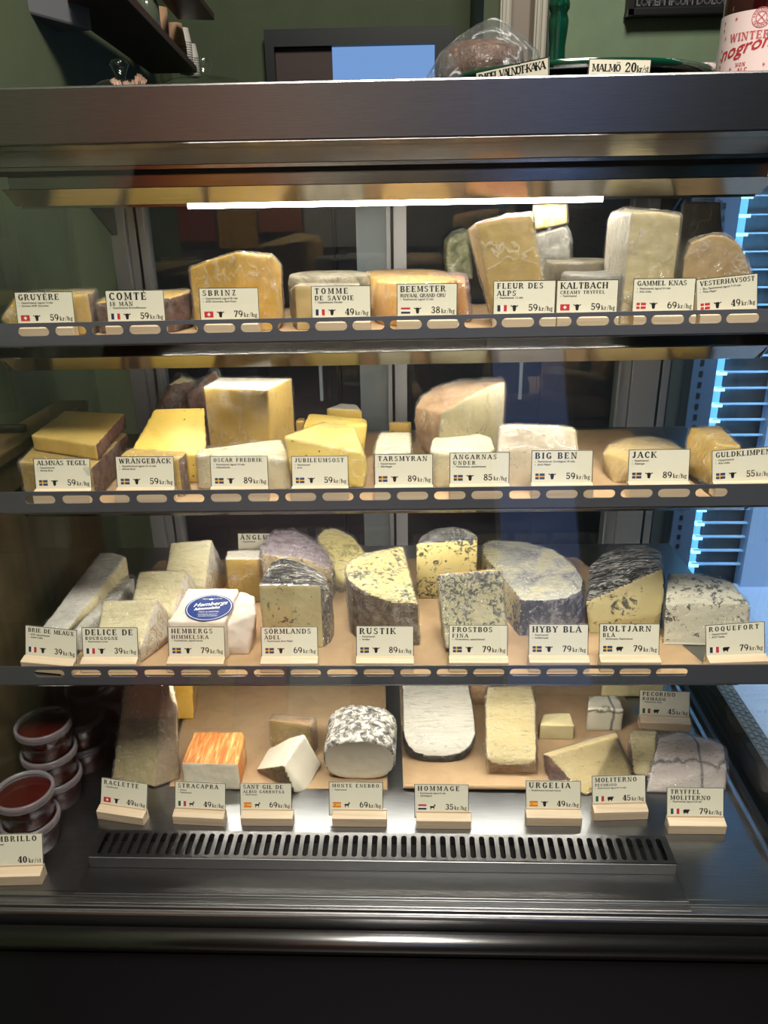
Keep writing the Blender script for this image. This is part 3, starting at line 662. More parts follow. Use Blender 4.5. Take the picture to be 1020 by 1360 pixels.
def price_tag(pos, rz, lines, subs, flag, animal, price, label, scale=1.0, lean=18, roll=0, unit='kr/hg', block=True, bshift=0.0, bare=False, vis=47.0):
    """a printed card standing in the slot of a small wood block; pos = middle of the block's underside"""
    t = empty('price_tag', pos, label, 'price tag', 'price tags of the cheese case', rz)
    t.scale = (scale,)*3
    if block:
        mb = MB(); W = .0428
        prof = [(-.004, 0), (.016, 0), (.0145, .020), (.0108, .022), (.0086, .012), (.0074, .012), (.0092, .0205), (.0002, .0180), (-.004, .0160)]
        mb.prism([(-W+bshift, y, z) for y, z in prof], (2*W, 0, 0))
        mb.build('wood_block', BEECH, t, bevel=.0008)
    card = bpy.data.objects.new('card', None)
    W, H, T = 85.6, 54.0, .5
    cm = MB(); cm.box(-W/2, W/2, -T, 0, -T*0, H) if False else None
    # card local frame in mm: x right, y up, z towards the reader
    cm.box(-W/2, W/2, 0, H, -.7, 0, 0)
    e = .9
    for x0, x1, y0, y1 in ((-W/2, -W/2+e, 0, H), (W/2-e, W/2, 0, H), (-W/2, W/2, H-e, H), (-W/2, W/2, 0, e)):
        cm.quad([(x0, y0, .03), (x1, y0, .03), (x1, y1, .03), (x0, y1, .03)], 1)
    Mx = Matrix.Translation((0, .0078, .0115)) @ Matrix.Rotation(math.radians(90-lean), 4, 'X') @ Matrix.Rotation(math.radians(roll), 4, 'Z') @ Matrix.Scale(.001, 4)
    c = cm.build('card', [CARD, EDGE], t, fix=False); c.data.transform(Mx)
    ink = MB(); top = H-3.2; y = top
    for i, (s_, h, wd) in enumerate(lines):
        y -= h; letters(ink, s_, -W/2+5.2, y, h, wd, z=.10); y -= 2.4
    sz = 3.8
    yb_ = y-2.6 if len(lines) == 1 else y-1.4
    for s_ in subs:
        ink.box(-W/2+5.2, -W/2+6.1, yb_+.5, yb_+1.4, .1, .12); sans(ink, s_, -W/2+9.0, yb_, sz, .10, bold=.09); yb_ -= 4.2
    yp = H-vis+6.2
    ink2 = MB()
    ux = letters(ink2, unit, 0, yp, 6.0, track=.25, z=.10, right=W/2-3.0)
    uw = text_w(unit, 6.0, .25)
    letters(ink2, price, 0, yp, 9.2, track=.4, z=.10, right=W/2-3.0-uw-1.6)
    for nm_, mb_ in (('name_lettering', ink), ('price_lettering', ink2)):
        if mb_.v: io = mb_.build(nm_, INK, c, fix=False); io.data.transform(Mx)
    if flag:
        fo = flag_mb(flag).build('flag', [FC[k] for k in FK], c, fix=False); fo.data.transform(Mx @ Matrix.Translation((-W/2+6, yp-.2, .12)) @ Matrix.Scale(1.28, 4))
    if animal:
        am = MB()
        for p in ANIM[animal]: am.quad([(q[0], q[1], 0) for q in p])
        ao = am.build('animal_symbol', INK, c, fix=False); ao.data.transform(Mx @ Matrix.Translation((-W/2+24, yp-.2, .12)) @ Matrix.Scale(1.28, 4))
    return t
def tag_on(shelf, xc, ytop, wpx, deg, *a, yy=None, **k):
    """xc, ytop: middle of the card's upper edge in the photo; wpx: its width there"""
    if shelf == 0:
        bx, by = k.pop('base'); p = at_z(bx, by, ZT); p.y += .013; z = ZT
    else:
        yr, zf = SH[shelf]; y = yy or yr+.028; p0_ = at_y(xc, ytop, y); z = zf+.0014+TILT*(p0_.x-XC)
        p = at_y(xc, ytop, y+.018); p.y = y
    d = (RW.T @ np.array([p.x, p.y, z+.04-EYE]))[2]*-1
    sc_ = max(.95, min(1.07, wpx/(FPX*.0856/d)))
    lean = k.pop('lean', {0: 20, 1: 8, 2: 12, 3: 16}[shelf])
    return price_tag((p.x, p.y, z), math.radians(deg), *a, scale=sc_, lean=lean, **k)
TL = 'price tag card on a pale wood block, '
tag_on(1, 58.5, 389, 79, 0, [('GRUYÈRE', 8.4, 60)], ['Opastöriserad, Lagrad 12 mån', 'Surchoix AOP, Gourmino'], 'CH', 'cow', '59', 'price tag 59 kr/hg, Swiss flag, at the left end of the top shelf')
tag_on(1, 179, 386, 79, 0, [('COMTÉ', 10.5, 55), ('18 MÅN', 6, 34)], ['Opastöriserad, Rivoire/Rousson'], 'FR', 'cow', '59', 'price tag 59 kr/hg, French flag, line beginning 18, before a low wedge')
tag_on(1, 304, 385, 80, 0, [('SBRINZ', 7.6, 48)], ['Opastöriserad, Lagrad 36 mån', 'AOP, Gourmino, Slow Food'], 'CH', 'cow', '79', 'price tag 79 kr/hg, Swiss flag, before the large golden block')
tag_on(1, 452.5, 383, 80, -1, [('TOMME', 8, 48), ('DE SAVOIE', 6.6, 56)], ['Opastöriserad, Fermier'], 'FR', 'cow', '49', 'price tag 49 kr/hg, French flag, before the grey rinded wedge')
tag_on(1, 567, 380, 81, 0, [('BEEMSTER', 8.2, 64), ('ROYAAL GRAND CRU', 5.0, 64)], ['Pastöriserad, Lagrad 12 mån'], 'NL', 'cow', '38', 'price tag 38 kr/hg with Dutch flag before the smooth orange rounds')
tag_on(1, 696.5, 377.5, 83, 0, [('FLEUR DES', 7.6, 63), ('ALPS', 7.0, 26)], ['Pastöriserad, 12 mån'], 'FR', 'cow', '59', 'price tag 59 kr/hg, French flag, at the foot of the tall orange-rimmed slab')
tag_on(1, 780, 376.5, 82, 0, [('KALTBACH', 8.6, 66), ('CREAMY TRYFFEL', 4.6, 62)], ['Pastöriserad'], 'CH', 'cow', '59', 'price tag 59 kr/hg with Swiss flag before the grey rinded wheel pieces', lean=8)
tag_on(1, 882, 374, 82.5, 0, [('GAMMEL KNAS', 6.6, 68)], ['Pastöriserad, lagrad 24 mån', 'Arla Unika'], 'DK', 'cow', '69', 'price tag 69 kr/hg with Danish flag in front of the tall pale block')
tag_on(1, 970, 368, 84, 5, [('VESTERHAVSOST', 6.4, 76)], ['Eko, Pastöriserad, lagrad 7-10 mån', 'Thise Mejeri'], 'DK', 'cow', '49', 'tilted price tag 49 kr/hg, Danish flag, ending the top shelf', roll=4.5)
tag_on(2, 81.5, 611, 77, 0, [('ALMNÄS TEGEL', 7, 75)], ['Opastöriserad', 'Almnäs Bruk'], 'SE', 'cow', '59', 'price tag 59 kr/hg with Swedish flag before the two stacked yellow bricks')
tag_on(2, 191.5, 609.5, 79, 0, [('WRÅNGEBÄCK', 7.2, 76)], ['Opastöriserad, lagrad 10-16 mån', 'Almnäs Bruk'], 'SE', 'cow', '59', 'price tag 59 kr/hg, Swedish flag, before the leaning wedge with holes')
tag_on(2, 317, 608.5, 78, 0, [('OSCAR FREDRIK', 5.6, 72)], ['Pastöriserad, lagrad 10 mån', 'Delsmakeriet'], 'SE', 'cow', '89', 'price tag 89 kr/hg with Swedish flag under the tall square yellow block')
tag_on(2, 424.5, 608, 76.5, 0, [('JUBILEUMSOST', 6.2, 74)], ['Pastöriserad', 'Jürss'], 'SE', 'cow', '59', 'price tag 59 kr/hg with Swedish flag against the leaning yellow wedge')
tag_on(2, 536, 606.5, 78.5, 0, [('TARSMYRAN', 7.2, 72)], ['Opastöriserad', 'Skärvången'], 'SE', 'cow', '89', 'price tag 89 kr/hg, Swedish flag, before the narrow pale block')
tag_on(2, 637, 605, 80, 0, [('ÄNGARNAS', 6.8, 62), ('UNDER', 5.6, 32)], ['Munkssännas, opastöriserad'], 'SE', 'cow', '85', 'price tag 85 kr/hg, Swedish flag, before the rounded cream cheese')
tag_on(2, 747, 603, 82, 0, [('BIG BEN', 8.8, 58)], ['Pastöriserad, Grottlagrad 18 mån,', 'Jürss Mejeri'], 'SE', 'cow', '59', 'price tag 59 kr/hg with Swedish flag in front of the pale rectangular block')
tag_on(2, 876.5, 600.5, 82, 1, [('JACK', 8.8, 34)], ['Pastöriserad', 'Åsberget'], 'SE', 'cow', '89', 'price tag 89 kr/hg with Swedish flag beside the rounded wrapped wedge')
tag_on(2, 990, 595, 82, 4, [('GULDKLIMPEN', 7.4, 78)], ['Opastöriserad', 'Arla Unika'], 'SE', 'cow', '55', 'price tag 55 kr/hg, Swedish flag, ending the second shelf', roll=2.5)
tag_on(3, 63.5, 841, 76, -8, [('BRIE DE MEAUX', 6.4, 75)], ['AOP, Opastöriserad', 'André Collet'], 'FR', 'cow', '39', 'slanting price tag 39 kr/hg, French flag, below the long white wedge', roll=-1)
tag_on(3, 145, 842.5, 76, 0, [('DELICE DE', 8.8, 73), ('BOURGOGNE', 5, 50)], ['Pastöriserad, Lincet'], 'FR', 'cow', '39', 'price tag 39 kr/hg with French flag before the three creamy triangles')
tag_on(3, 260, 841, 77, 0, [('HEMBERGS', 7.2, 62), ('HIMMELSKA', 6, 56)], ['Munkssännas, opastöriserad'], 'SE', 'cow', '79', 'price tag 79 kr/hg with Swedish flag in front of the paper wrapped cheese')
tag_on(3, 384, 838, 76.5, 1, [('SÖRMLANDS', 7.6, 70), ('ÄDEL', 6.2, 24)], ['Pastöriserad, Jürss Mejeri'], 'SE', 'cow', '69', 'price tag 69 kr/hg with Swedish flag below the foil topped blue wedge')
tag_on(3, 511, 838, 77.5, 0, [('RUSTIK', 9.2, 54)], ['Pastöriserad', 'Svedjan'], 'SE', 'cow', '89', 'price tag 89 kr/hg, Swedish flag, against the brown grey half wheel')
tag_on(3, 635.5, 836.5, 79, 0, [('FROSTBOS', 7.6, 58), ('FINA', 5.8, 23)], ['Munkssännas, opastöriserad'], 'SE', 'cow', '79', 'price tag 79 kr/hg with Swedish flag under the upright blue slab')
tag_on(3, 742.5, 836, 80, 0, [('HYBY BLÅ', 9, 70)], ['Pastöriserad', 'Soldattorpet'], 'SE', 'cow', '79', 'price tag 79 kr/hg with Swedish flag before the great silver wrapped wheel part')
tag_on(3, 837, 836, 80.5, 0, [('BOLTJÄRN', 8.2, 68), ('BLÅ', 5.8, 17)], ['Strömmens, Pastöriserad'], 'SE', 'sheep', '79', 'price tag 79 kr/hg with Swedish flag and sheep symbol')
tag_on(3, 981, 832, 81, 4, [('ROQUEFORT', 7, 72)], ['Opastöriserad', 'AOP Carles'], 'FR', 'sheep', '79', 'price tag 79 kr/hg, French flag, sheep symbol, ending the third shelf', roll=2)
tag_on(3, 347, 719, 72, 0, [('ÄNGLU', 8.4, 48)], ['Opastöriserad'], None, None, '', 'half hidden card standing at the back behind the plain yellow block on the third shelf', yy=1.335, unit='')
tag_on(0, 163, 1040, 67, -10, [('RACLETTE', 7.4, 64)], ['Opastöriserad'], 'CH', 'cow', '49', 'price tag 49 kr/hg, Swiss flag, beside the red tubs', base=(158, 1098))
tag_on(0, 262, 1042, 70, -3, [('STRACAPRA', 7, 68)], ['Kittost', 'Pastöriserad'], 'IT', 'goat', '49', 'price tag 49 kr/hg with Italian flag and goat symbol', base=(262, 1102))
tag_on(0, 349, 1044, 70, 0, [('SANT GIL DE', 6.6, 66), ('ALBIO GARROTXA', 4.8, 68)], ['Pastöriserad'], 'ES', 'goat', '69', 'price tag 69 kr/hg, Spanish flag, below the tipped white wedge', base=(351, 1103), bshift=.003)
tag_on(0, 471, 1043, 73, 0, [('MONTE ENEBRO', 5.6, 74)], ['Pastöriserad'], 'ES', 'goat', '69', 'price tag 69 kr/hg, Spanish flag, below the grey moulded log', base=(472, 1104), bshift=.006)
tag_on(0, 586, 1045, 73, 0, [('HOMMAGE', 7.6, 66)], ['Pastöriserad, lagrad 8 mån', 'Gårdslagrad'], 'NL', 'goat', '35', 'price tag 35 kr/hg with Dutch flag and goat symbol', base=(587, 1107), bshift=.003)
tag_on(0, 737, 1046, 74, 0, [('URGELIA', 8.6, 64)], ['Pastöriserad, halvmjuk kittost'], 'ES', 'cow', '49', 'price tag 49 kr/hg with Spanish flag and cow symbol', base=(737, 1103))
tag_on(0, 822, 1036, 73, 3, [('MOLITERNO', 7.2, 66), ('PECORINO', 4.4, 34)], ['Pastöriserad, lagrad 8-12 mån'], 'IT', 'sheep', '45', 'price tag 45 kr/hg, Italian flag, before the rough rinded yellow wedge', base=(826, 1095))
tag_on(0, 925, 1053, 76, 0, [('TRYFFEL', 6.8, 45), ('MOLITERNO', 6.8, 60)], ['Pastöriserad, lagrad 6-8 mån'], 'IT', 'sheep', '79', 'price tag 79 kr/hg with Italian flag below the black veined wrapped block', base=(928, 1114))
tag_on(0, 892, 930, 66, -4, [('PECORINO', 7, 55), ('ROMANO', 5.8, 39)], ['Pastöriserad, Pinna'], 'IT', 'sheep', '45', 'price tag 45 kr/hg with Italian flag standing far back beside the right glass', base=(885, 975))
tag_on(0, 10, 1119, 84, 3, [('MEMBRILLO', 7.6, 72)], ['Gott på kvitten'], None, None, '40', 'price tag 40 kr/st at the left corner in front of the red tubs', base=(10, 1183), unit='kr/st')
# ------------------------------------------------------------------ cheeses
L_, R_, F_, B_, U_, D_ = (Vector(v) for v in ((-1, 0, 0), (1, 0, 0), (0, -1, 0), (0, 1, 0), (0, 0, 1), (0, 0, -1)))
def T(px, py, y): return at_y(px, py, y)
def G(px, py, z): return at_z(px, py, z)
def lean_up(p, z): return Vector((p.x, p.y, z))
def ground(pts, z): return list(pts)+[Vector((p.x, p.y, z)) for p in pts]
def prism(ref, yref, top, z0, ztop=None):
    """upright block: outline of its level top face in the photo, level fixed by one reference point"""
    z = at_y(ref[0], ref[1], yref).z if ztop is None else ztop
    return ground([at_z(px, py, z) for px, py in top], z0)
def disc(c, r, h, a0=0, a1=360, n=28, edge=.18, centre=True, ry=None):
    pts = []
    full = a1-a0 >= 360
    for i in range(n+(0 if full else 1)):
        a = math.radians(a0+(a1-a0)*i/n)
        for k, zq in ((1-edge*.28, 0), (1, edge), (1, 1-edge), (1-edge*.28, 1)):
            pts.append(Vector((c[0]+r*k*math.cos(a), c[1]+(ry or r)*k*math.sin(a), c[2]+h*zq)))
    if centre and not full: pts += [Vector((c[0], c[1], c[2])), Vector((c[0], c[1], c[2]+h))]
    return pts
def mesh_obj(me): 
    o = bpy.data.objects.new('tmp', me); COL.objects.link(o); return o
def nz(v, s, seed): return noise.noise(Vector((v[0]*s+seed, v[1]*s+seed*1.7, v[2]*s-seed)))
def body(pts, voxel, bev, amp, seed, fr, smooth=2):
    bm = bmesh.new()
    for p in pts: bm.verts.new(p)
    bmesh.ops.convex_hull(bm, input=bm.verts)
    loose = [v for v in bm.verts if not v.link_faces]; bmesh.ops.delete(bm, geom=loose, context='VERTS')
    bm.normal_update()
    hull = [(f.normal.copy(), f.calc_center_median()) for f in bm.faces]
    bvh = BVHTree.FromBMesh(bm)
    me = bpy.data.meshes.new('h'); bm.to_mesh(me); bm.free(); o = mesh_obj(me)
    md = o.modifiers.new('r', 'REMESH'); md.mode = 'VOXEL'; md.voxel_size = voxel; md.use_smooth_shade = True
    if smooth:
        sm = o.modifiers.new('s', 'SMOOTH'); sm.iterations = smooth; sm.factor = .5
    ev = o.evaluated_get(bpy.context.evaluated_depsgraph_get())
    out = bpy.data.meshes.new_from_object(ev); bpy.data.objects.remove(o); bpy.data.meshes.remove(me)
    n = len(out.vertices); co = np.empty(n*3, np.float32); out.vertices.foreach_get('co', co); co = co.reshape(-1, 3)
    no = np.empty(n*3, np.float32); out.vertices.foreach_get('normal', no); no = no.reshape(-1, 3)
    if amp:
        d = np.array([amp*(1.6*nz(v, 22, seed)+.7*nz(v, 70, seed+5)+.4*nz(v, 190, seed+9)) for v in co], np.float32)
        co = co+no*d[:, None]
    return out, co, no, hull, bvh
def split_mesh(out, co, keep, origin, name, mat, parent):
    f = np.nonzero(keep)[0]
    if len(f) == 0: return None
    vi = {}; v = []; fs = []
    for i in f:
        q = []
        for k in out.polygons[i].vertices:
            if k not in vi: vi[k] = len(v); v.append(tuple(co[k]-origin))
            q.append(vi[k])
        fs.append(q)
    me = bpy.data.meshes.new(name); me.from_pydata(v, [], fs); me.polygons.foreach_set('use_smooth', [True]*len(fs))
    o = bpy.data.objects.new(name, me); COL.objects.link(o); me.materials.append(mat)
    if parent: o.parent = parent
    return o
_seed = [3.1]
def floor_of(zmin, x):
    for S in SF:
        if abs(zmin-S+.0046) < .003: return S+.0013+TILT*(x-XC)
    return np.full_like(x, zmin+.0012)
def cheese(name, label, pts, pm, rm=None, rdirs=(), pdirs=None, film=None, voxel=.0030, amp=.0006, smooth=2, thr=.62, cat='cheese', group=None, rname='rind', fcr=.0016, rtest=None, third=None):
    _seed[0] += 2.37; sd = _seed[0]
    out, co, no, hull, bvh = body(pts, voxel, 0, amp, sd, 0, smooth)
    zmin = min(p[2] for p in pts); o_ = np.array([co[:, 0].mean(), co[:, 1].mean(), zmin], np.float32)
    fl = floor_of(zmin, co[:, 0]); co[:, 2] = np.maximum(co[:, 2], fl); o_[2] = float(fl.min() if hasattr(fl, 'min') else fl)
    npoly = len(out.polygons); isr = np.zeros(npoly, bool)
    if rm is not None:
        for p in out.polygons:
            c = p.center; hit = bvh.find_nearest(c); hn = hit[1] if hit[1] is not None else p.normal
            if rtest is not None: isr[p.index] = rtest(Vector(c), hn)
            elif pdirs is not None: isr[p.index] = not any(hn.dot(d.normalized()) > thr for d in pdirs)
            else: isr[p.index] = any(hn.dot(d.normalized()) > thr for d in rdirs)
    two = isr.any() and (~isr).any()
    if not two and film is None:
        r = split_mesh(out, co, np.ones(npoly, bool), o_, name, pm if not isr.any() else rm, None); r.location = o_; props(r, label, cat, group)
        bpy.data.meshes.remove(out); return r
    r = empty(name, o_, label, cat, group)
    split_mesh(out, co, ~isr, o_, 'paste', pm, r)
    if third:
        m3, d3, n3 = third; k3 = np.array([p.normal.dot(d3) > .7 for p in out.polygons]) & isr; isr = isr & ~k3
        split_mesh(out, co, k3, o_, n3, m3, r)
    if isr.any(): split_mesh(out, co, isr, o_, rname, rm, r)
    if film is not None:
        d = np.array([.0016+fcr*max(-.4, (abs(nz(v*np.array([1, 1, .35]), 60, sd))*2.2+.8*nz(v, 120, sd+3))) for v in co], np.float32)
        cf = co+no*d[:, None]; cf[:, 2] = np.maximum(cf[:, 2], fl)
        split_mesh(out, cf, np.ones(npoly, bool), o_, 'cling_film', film, r)
    bpy.data.meshes.remove(out); return r

FILM = filmmat('cling_film', (1, 1, 1), .07, .25, 30); FILMP = filmmat('lilac_cling_film', (.97, .94, 1.0), .12, .4, 34, (.2, .9, .4), .03); FILMS = filmmat('soft_film', (1, 1, 1), .05, .2, 22, (.9, .2, .1), .02, .16)
GOLD = paste('paste_gold', (246, 200, 88), (234, 178, 62), film=.7)
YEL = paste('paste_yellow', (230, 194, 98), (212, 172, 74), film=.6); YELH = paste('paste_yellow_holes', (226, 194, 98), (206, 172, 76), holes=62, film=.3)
YELB = paste('paste_bright_yellow', (236, 208, 112), (222, 188, 84), holes=70, film=.4)
PALE = paste('paste_pale', (236, 220, 168), (224, 204, 142), film=.7); PALEW = paste('paste_pale_wrapped', (238, 228, 190), (226, 210, 160), film=1.0, rot=(.2, .2, 1.2))
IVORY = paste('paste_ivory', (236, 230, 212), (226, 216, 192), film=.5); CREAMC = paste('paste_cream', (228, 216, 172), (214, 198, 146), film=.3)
OLIVE = paste('paste_straw', (204, 174, 100), (184, 152, 76), film=.4); TAN = paste('paste_tan', (190, 168, 118), (170, 146, 96), film=.6)
ORANGE = paste('paste_orange', (246, 198, 112), (236, 178, 88), film=.9, rot=(0, .1, 1.4))
BLUE1 = paste('blue_veined_yellow', (230, 214, 150), (216, 196, 126), vein=.92, vs_=120, vt=.545, film=.3)
BLUE2 = paste('blue_veined_sparse', (196, 184, 140), (178, 164, 116), vein=.9, vs_=85, vt=.60, film=.25)
BLUE3 = paste('blue_veined_dense', (206, 200, 168), (188, 180, 142), vein=.85, vs_=150, vt=.515, film=.35, veincol=(44, 58, 76))
BLUE4 = paste('blue_veined_white', (226, 222, 202), (210, 204, 178), vein=.92, vs_=95, vt=.54, film=.4, veincol=(48, 56, 62))
BLUE5 = paste('blue_flecked', (234, 218, 150), (220, 200, 124), vein=.9, vs_=120, vt=.525, film=.35, veincol=(44, 62, 74), streak=True)
def truffle(name, c):
    m, nt, p = newmat(name); v = coords(nt, rnd=False)
    col = ramp(nt, noisen(nt, v, 16, 4), [(.3, lin(tuple(int(x*.92) for x in c))), (.7, lin(c))])
    sx = N(nt, 'ShaderNodeSeparateXYZ'); nt.links.new(v, sx.inputs[0])
    def line(axis, pos, ns, amp_, wd):
        n = noisen(nt, v, ns, 5, .6); ma = N(nt, 'ShaderNodeMath', operation='MULTIPLY_ADD'); ma.inputs[1].default_value = amp_; nt.links.new(n, ma.inputs[0]); nt.links.new(sx.outputs[axis], ma.inputs[2])
        sb = N(nt, 'ShaderNodeMath', operation='SUBTRACT'); nt.links.new(ma.outputs[0], sb.inputs[0]); sb.inputs[1].default_value = pos+amp_*.5
        ab = N(nt, 'ShaderNodeMath', operation='ABSOLUTE'); nt.links.new(sb.outputs[0], ab.inputs[0])
        return ramp(nt, ab.outputs[0], [(wd*.5, (.9, .9, .9)), (wd, (0, 0, 0))])
    dk = lin((48, 46, 48))
    for ax, pos, ns, am, wd in ((2, .040, 24, .045, .0022), (2, .078, 30, .03, .0018), (0, .012, 26, .012, .0012)): col = mix(nt, line(ax, pos, ns, am, wd), col, dk)
    nt.links.new(col, p.inputs['Base Color']); p.inputs['Roughness'].default_value = .5; film_coat(nt, p, (.4, .2, 0), .5); return m
TRUF = truffle('black_veined_paste', (234, 228, 206))
R_BROWN = rind('rind_brown', [(.3, (66, 42, 36)), (.55, (120, 84, 70)), (.75, (150, 116, 96))], 60, film=.6)
R_GREY = rind('rind_grey', [(.3, (92, 86, 74)), (.55, (150, 142, 122)), (.75, (186, 178, 156))], 40, film=.5)
R_WHITE = rind('rind_bloomy_white', [(.3, (214, 210, 198)), (.7, (240, 238, 230))], 40, .8)
R_CREAM = rind('rind_cream', [(.3, (218, 206, 156)), (.6, (236, 226, 184)), (.8, (244, 238, 212))], 34, .5, film=.5, bs=.9, stretch=(1, 1, .5))
R_TAN = rind('rind_tan', [(.3, (150, 108, 66)), (.6, (190, 150, 100)), (.8, (206, 172, 124))], 40, .6, film=.9)
R_ORANGE = rind('rind_orange', [(.3, (196, 104, 40)), (.6, (224, 150, 76)), (.8, (230, 176, 110))], 40, .5, film=.6)
R_DARK = rind('rind_dark_blue', [(.3, (26, 28, 32)), (.55, (62, 64, 68)), (.78, (150, 146, 132))], 55, .6, film=.8)
R_GREYBROWN = rind('rind_grey_brown', [(.3, (74, 60, 50)), (.5, (124, 106, 90)), (.72, (164, 148, 130))], 70, .8, film=.5, bs=1)
R_ASH = rind('rind_ash_mottled', [(.36, (34, 34, 34)), (.48, (120, 118, 112)), (.58, (214, 210, 200))], 95, .6, film=.6, bs=1.0)
R_SPECK = rind('rind_speckled', [(.3, (96, 84, 66)), (.6, (146, 130, 104))], 150, .8)
FOIL = foil('silver_glint_wrap', (92, 92, 92), 26, (0, 0, .6)); GLINT_WRAPD = foil('dark_glint_wrap', (26, 26, 30), 30, (.2, 0, .9), .6, .26); FOILY = rind('pale_mottled_top', [(.32, (104, 106, 104)), (.45, (176, 174, 160)), (.56, (206, 200, 168)), (.68, (214, 196, 120))], 22, .4, film=1.0, bs=.8, rot=(0, 0, -.6)); R_MOLD = rind('dark_mould_rind', [(.36, (30, 34, 42)), (.5, (70, 76, 86)), (.6, (160, 160, 164))], 60, .5, film=1.0, bs=.9)
WAXP = plain('waxed_white_paper', (212, 200, 188), .55, coat=.2)

W = 'wedge of cheese '
SF = (Z1, Z2, Z3); Z1 -= .0046; Z2 -= .0046; Z3 -= .0046      # cheeses are cut off at the slightly tilted shelves below
# ---- top shelf
y = 1.165
cheese('cheese_wedge', 'low film wrapped pale yellow wedge at the far left of the top shelf',
       ground([T(20, 397, y), T(117, 390, y), T(124, 389, y+.03), T(44, 387, y+.17), T(128, 384, y+.17)], Z1)+[T(1, 425, y), T(112, 424, y)], YEL, R_BROWN, [R_], film=FILM)
cheese('cheese_wedge', 'low yellow wedge with a brown rind end behind the second tag of the top shelf',
       ground([T(127, 402, y+.01), T(226, 396, y+.01), T(236, 389, y+.05), T(252, 388, y+.07), T(150, 388, y+.18), T(252, 385, y+.18)], Z1)+[T(252, 420, y+.04)], YEL, R_BROWN, [R_, F_*.6+R_], thr=.5, film=FILMS)
cheese('cheese_block', 'large golden yellow block with a peaked top on the top shelf',
       ground([T(251, 356, y+.03), T(282, 345, y+.02), T(313, 335, y), T(345, 340, y+.01), T(362, 340, y+.02), T(270, 352, y+.12), T(360, 338, y+.12)], Z1)+[T(373, 352, y+.04), T(376, 424, y+.03), T(376, 424, y+.1)], GOLD, film=FILM, fcr=.0012)
c = T(440, 420, y+.15); c.z = Z1
cheese('cheese_half_round', 'grey mottled low half wheel behind the grey rinded wedge on the top shelf', disc(c, .068, T(430, 362, 1.33).z-Z1, 0, 360), OLIVE, R_GREY, pdirs=[D_])
cheese('cheese_wedge', 'grey rinded wedge with a tan cut face right of the large golden block',
       ground([T(391, 379, y+.01), T(478, 382, y+.01), T(386, 385, y+.05), T(402, 374, y+.12), T(478, 375, y+.12)], Z1), TAN, R_GREY, [U_, L_], thr=.5)
c = T(535, 400, y+.20); c.z = Z1
cheese('round_cheese', 'rear flat orange cheese round in the middle of the top shelf', disc(c, .082, T(535, 365, 1.33).z-Z1, 0, 360, edge=.3), ORANGE, film=FILMS, fcr=.0006)
c = T(553, 400, y+.08); c.z = Z1
cheese('round_cheese', 'front flat orange cheese round behind the tag with the Dutch flag', disc(c, .066, T(553, 375, 1.19).z-Z1, 0, 360, edge=.3), ORANGE, film=FILMS, fcr=.0008)
cheese('cheese_wedge', 'orange wedge in bunched lilac film between the orange rounds and the tall slab',
       ground([T(586, 372, y+.10), T(618, 372, y+.07), T(576, 364, y+.17), T(618, 366, y+.17)], Z1)+[T(624, 425, y+.05)], ORANGE, film=FILMP, fcr=.004)
cheese('round_cheese', 'small mouldy grey green cheese standing behind the lilac wrapped wedge',
       [T(590, 318, 1.44), T(600, 306, 1.44), T(618, 302, 1.44), T(626, 320, 1.44), T(626, 366, 1.44), T(592, 362, 1.44), T(588, 340, 1.44)]+[T(594, 322, 1.39), T(604, 311, 1.39), T(620, 307, 1.39), T(628, 372, 1.39), T(594, 368, 1.39)], rind('rind_mould', [(.35, (54, 60, 36)), (.55, (104, 106, 80)), (.7, (184, 182, 168))], 40, film=.5), amp=.001)
cheese('cheese_slab', 'tall straw coloured slab with an orange top rim standing on the top shelf',
       [T(632, 298, y+.01), T(670, 290, y+.01), T(706, 287, y+.01), T(721, 372, y), T(727, 428, y), T(657, 433, y), T(640, 340, y+.008)]+[T(621, 306, y+.075), T(680, 284, y+.09), T(704, 283, y+.09), T(722, 426, y+.09), T(655, 430, y+.08)], OLIVE, R_ORANGE, [U_], thr=.6, film=FILM)
cheese('cheese_block', 'small bright yellow piece lying on the grey wrapped piece behind the tall slab',
       [T(709, 272, 1.30), T(752, 272, 1.30), T(753, 297, 1.29), T(711, 306, 1.29), T(712, 270, 1.36), T(752, 270, 1.36), T(753, 296, 1.36), T(712, 304, 1.36)], YEL, film=FILM)
cheese('cheese_wedge', 'grey wrapped piece supporting the small bright yellow piece',
       ground([T(712, 312, 1.29), T(750, 301, 1.29), T(757, 315, 1.29), T(757, 350, 1.29), T(714, 309, 1.37), T(752, 302, 1.37)], Z1), rind('rind_grey_wrapped', [(.3, (120, 118, 108)), (.7, (176, 174, 162))], 50, film=.6), film=FILM, fcr=.003)
c = T(772, 400, y+.10); c.z = Z1
cheese('round_cheese', 'rear grey rinded wheel piece under the small yellow piece', disc((c.x-.006, c.y+.02, Z1), .052, T(768, 348, 1.235).z-Z1, 0, 360), R_GREY and rind('rind_smooth_grey', [(.3, (92, 86, 72)), (.7, (126, 118, 100))], 18, .5, film=.5))
cheese('round_cheese', 'front grey rinded wheel piece behind the tag with the capital K line',
       disc((T(788, 400, 1.21).x, 1.215, Z1), .050, T(790, 366, 1.165).z-Z1, 0, 360), rind('rind_smooth_grey_front', [(.3, (112, 108, 100)), (.7, (150, 146, 138))], 18, .45, film=.8))
cheese('cheese_block', 'tall pale ivory block in film on the right of the top shelf',
       ground([T(838, 283, y+.005), T(872, 281, y), T(905, 287, y+.005), T(807, 290, y+.085), T(812, 281, y+.085), T(830, 277, y+.07), T(903, 284, y+.10)], Z1), paste('paste_ivory_deep', (224, 208, 160), (210, 190, 138), film=.6), film=FILM, rm=IVORY, rdirs=[L_, L_+F_*.6], thr=.75, rname='cut_side')
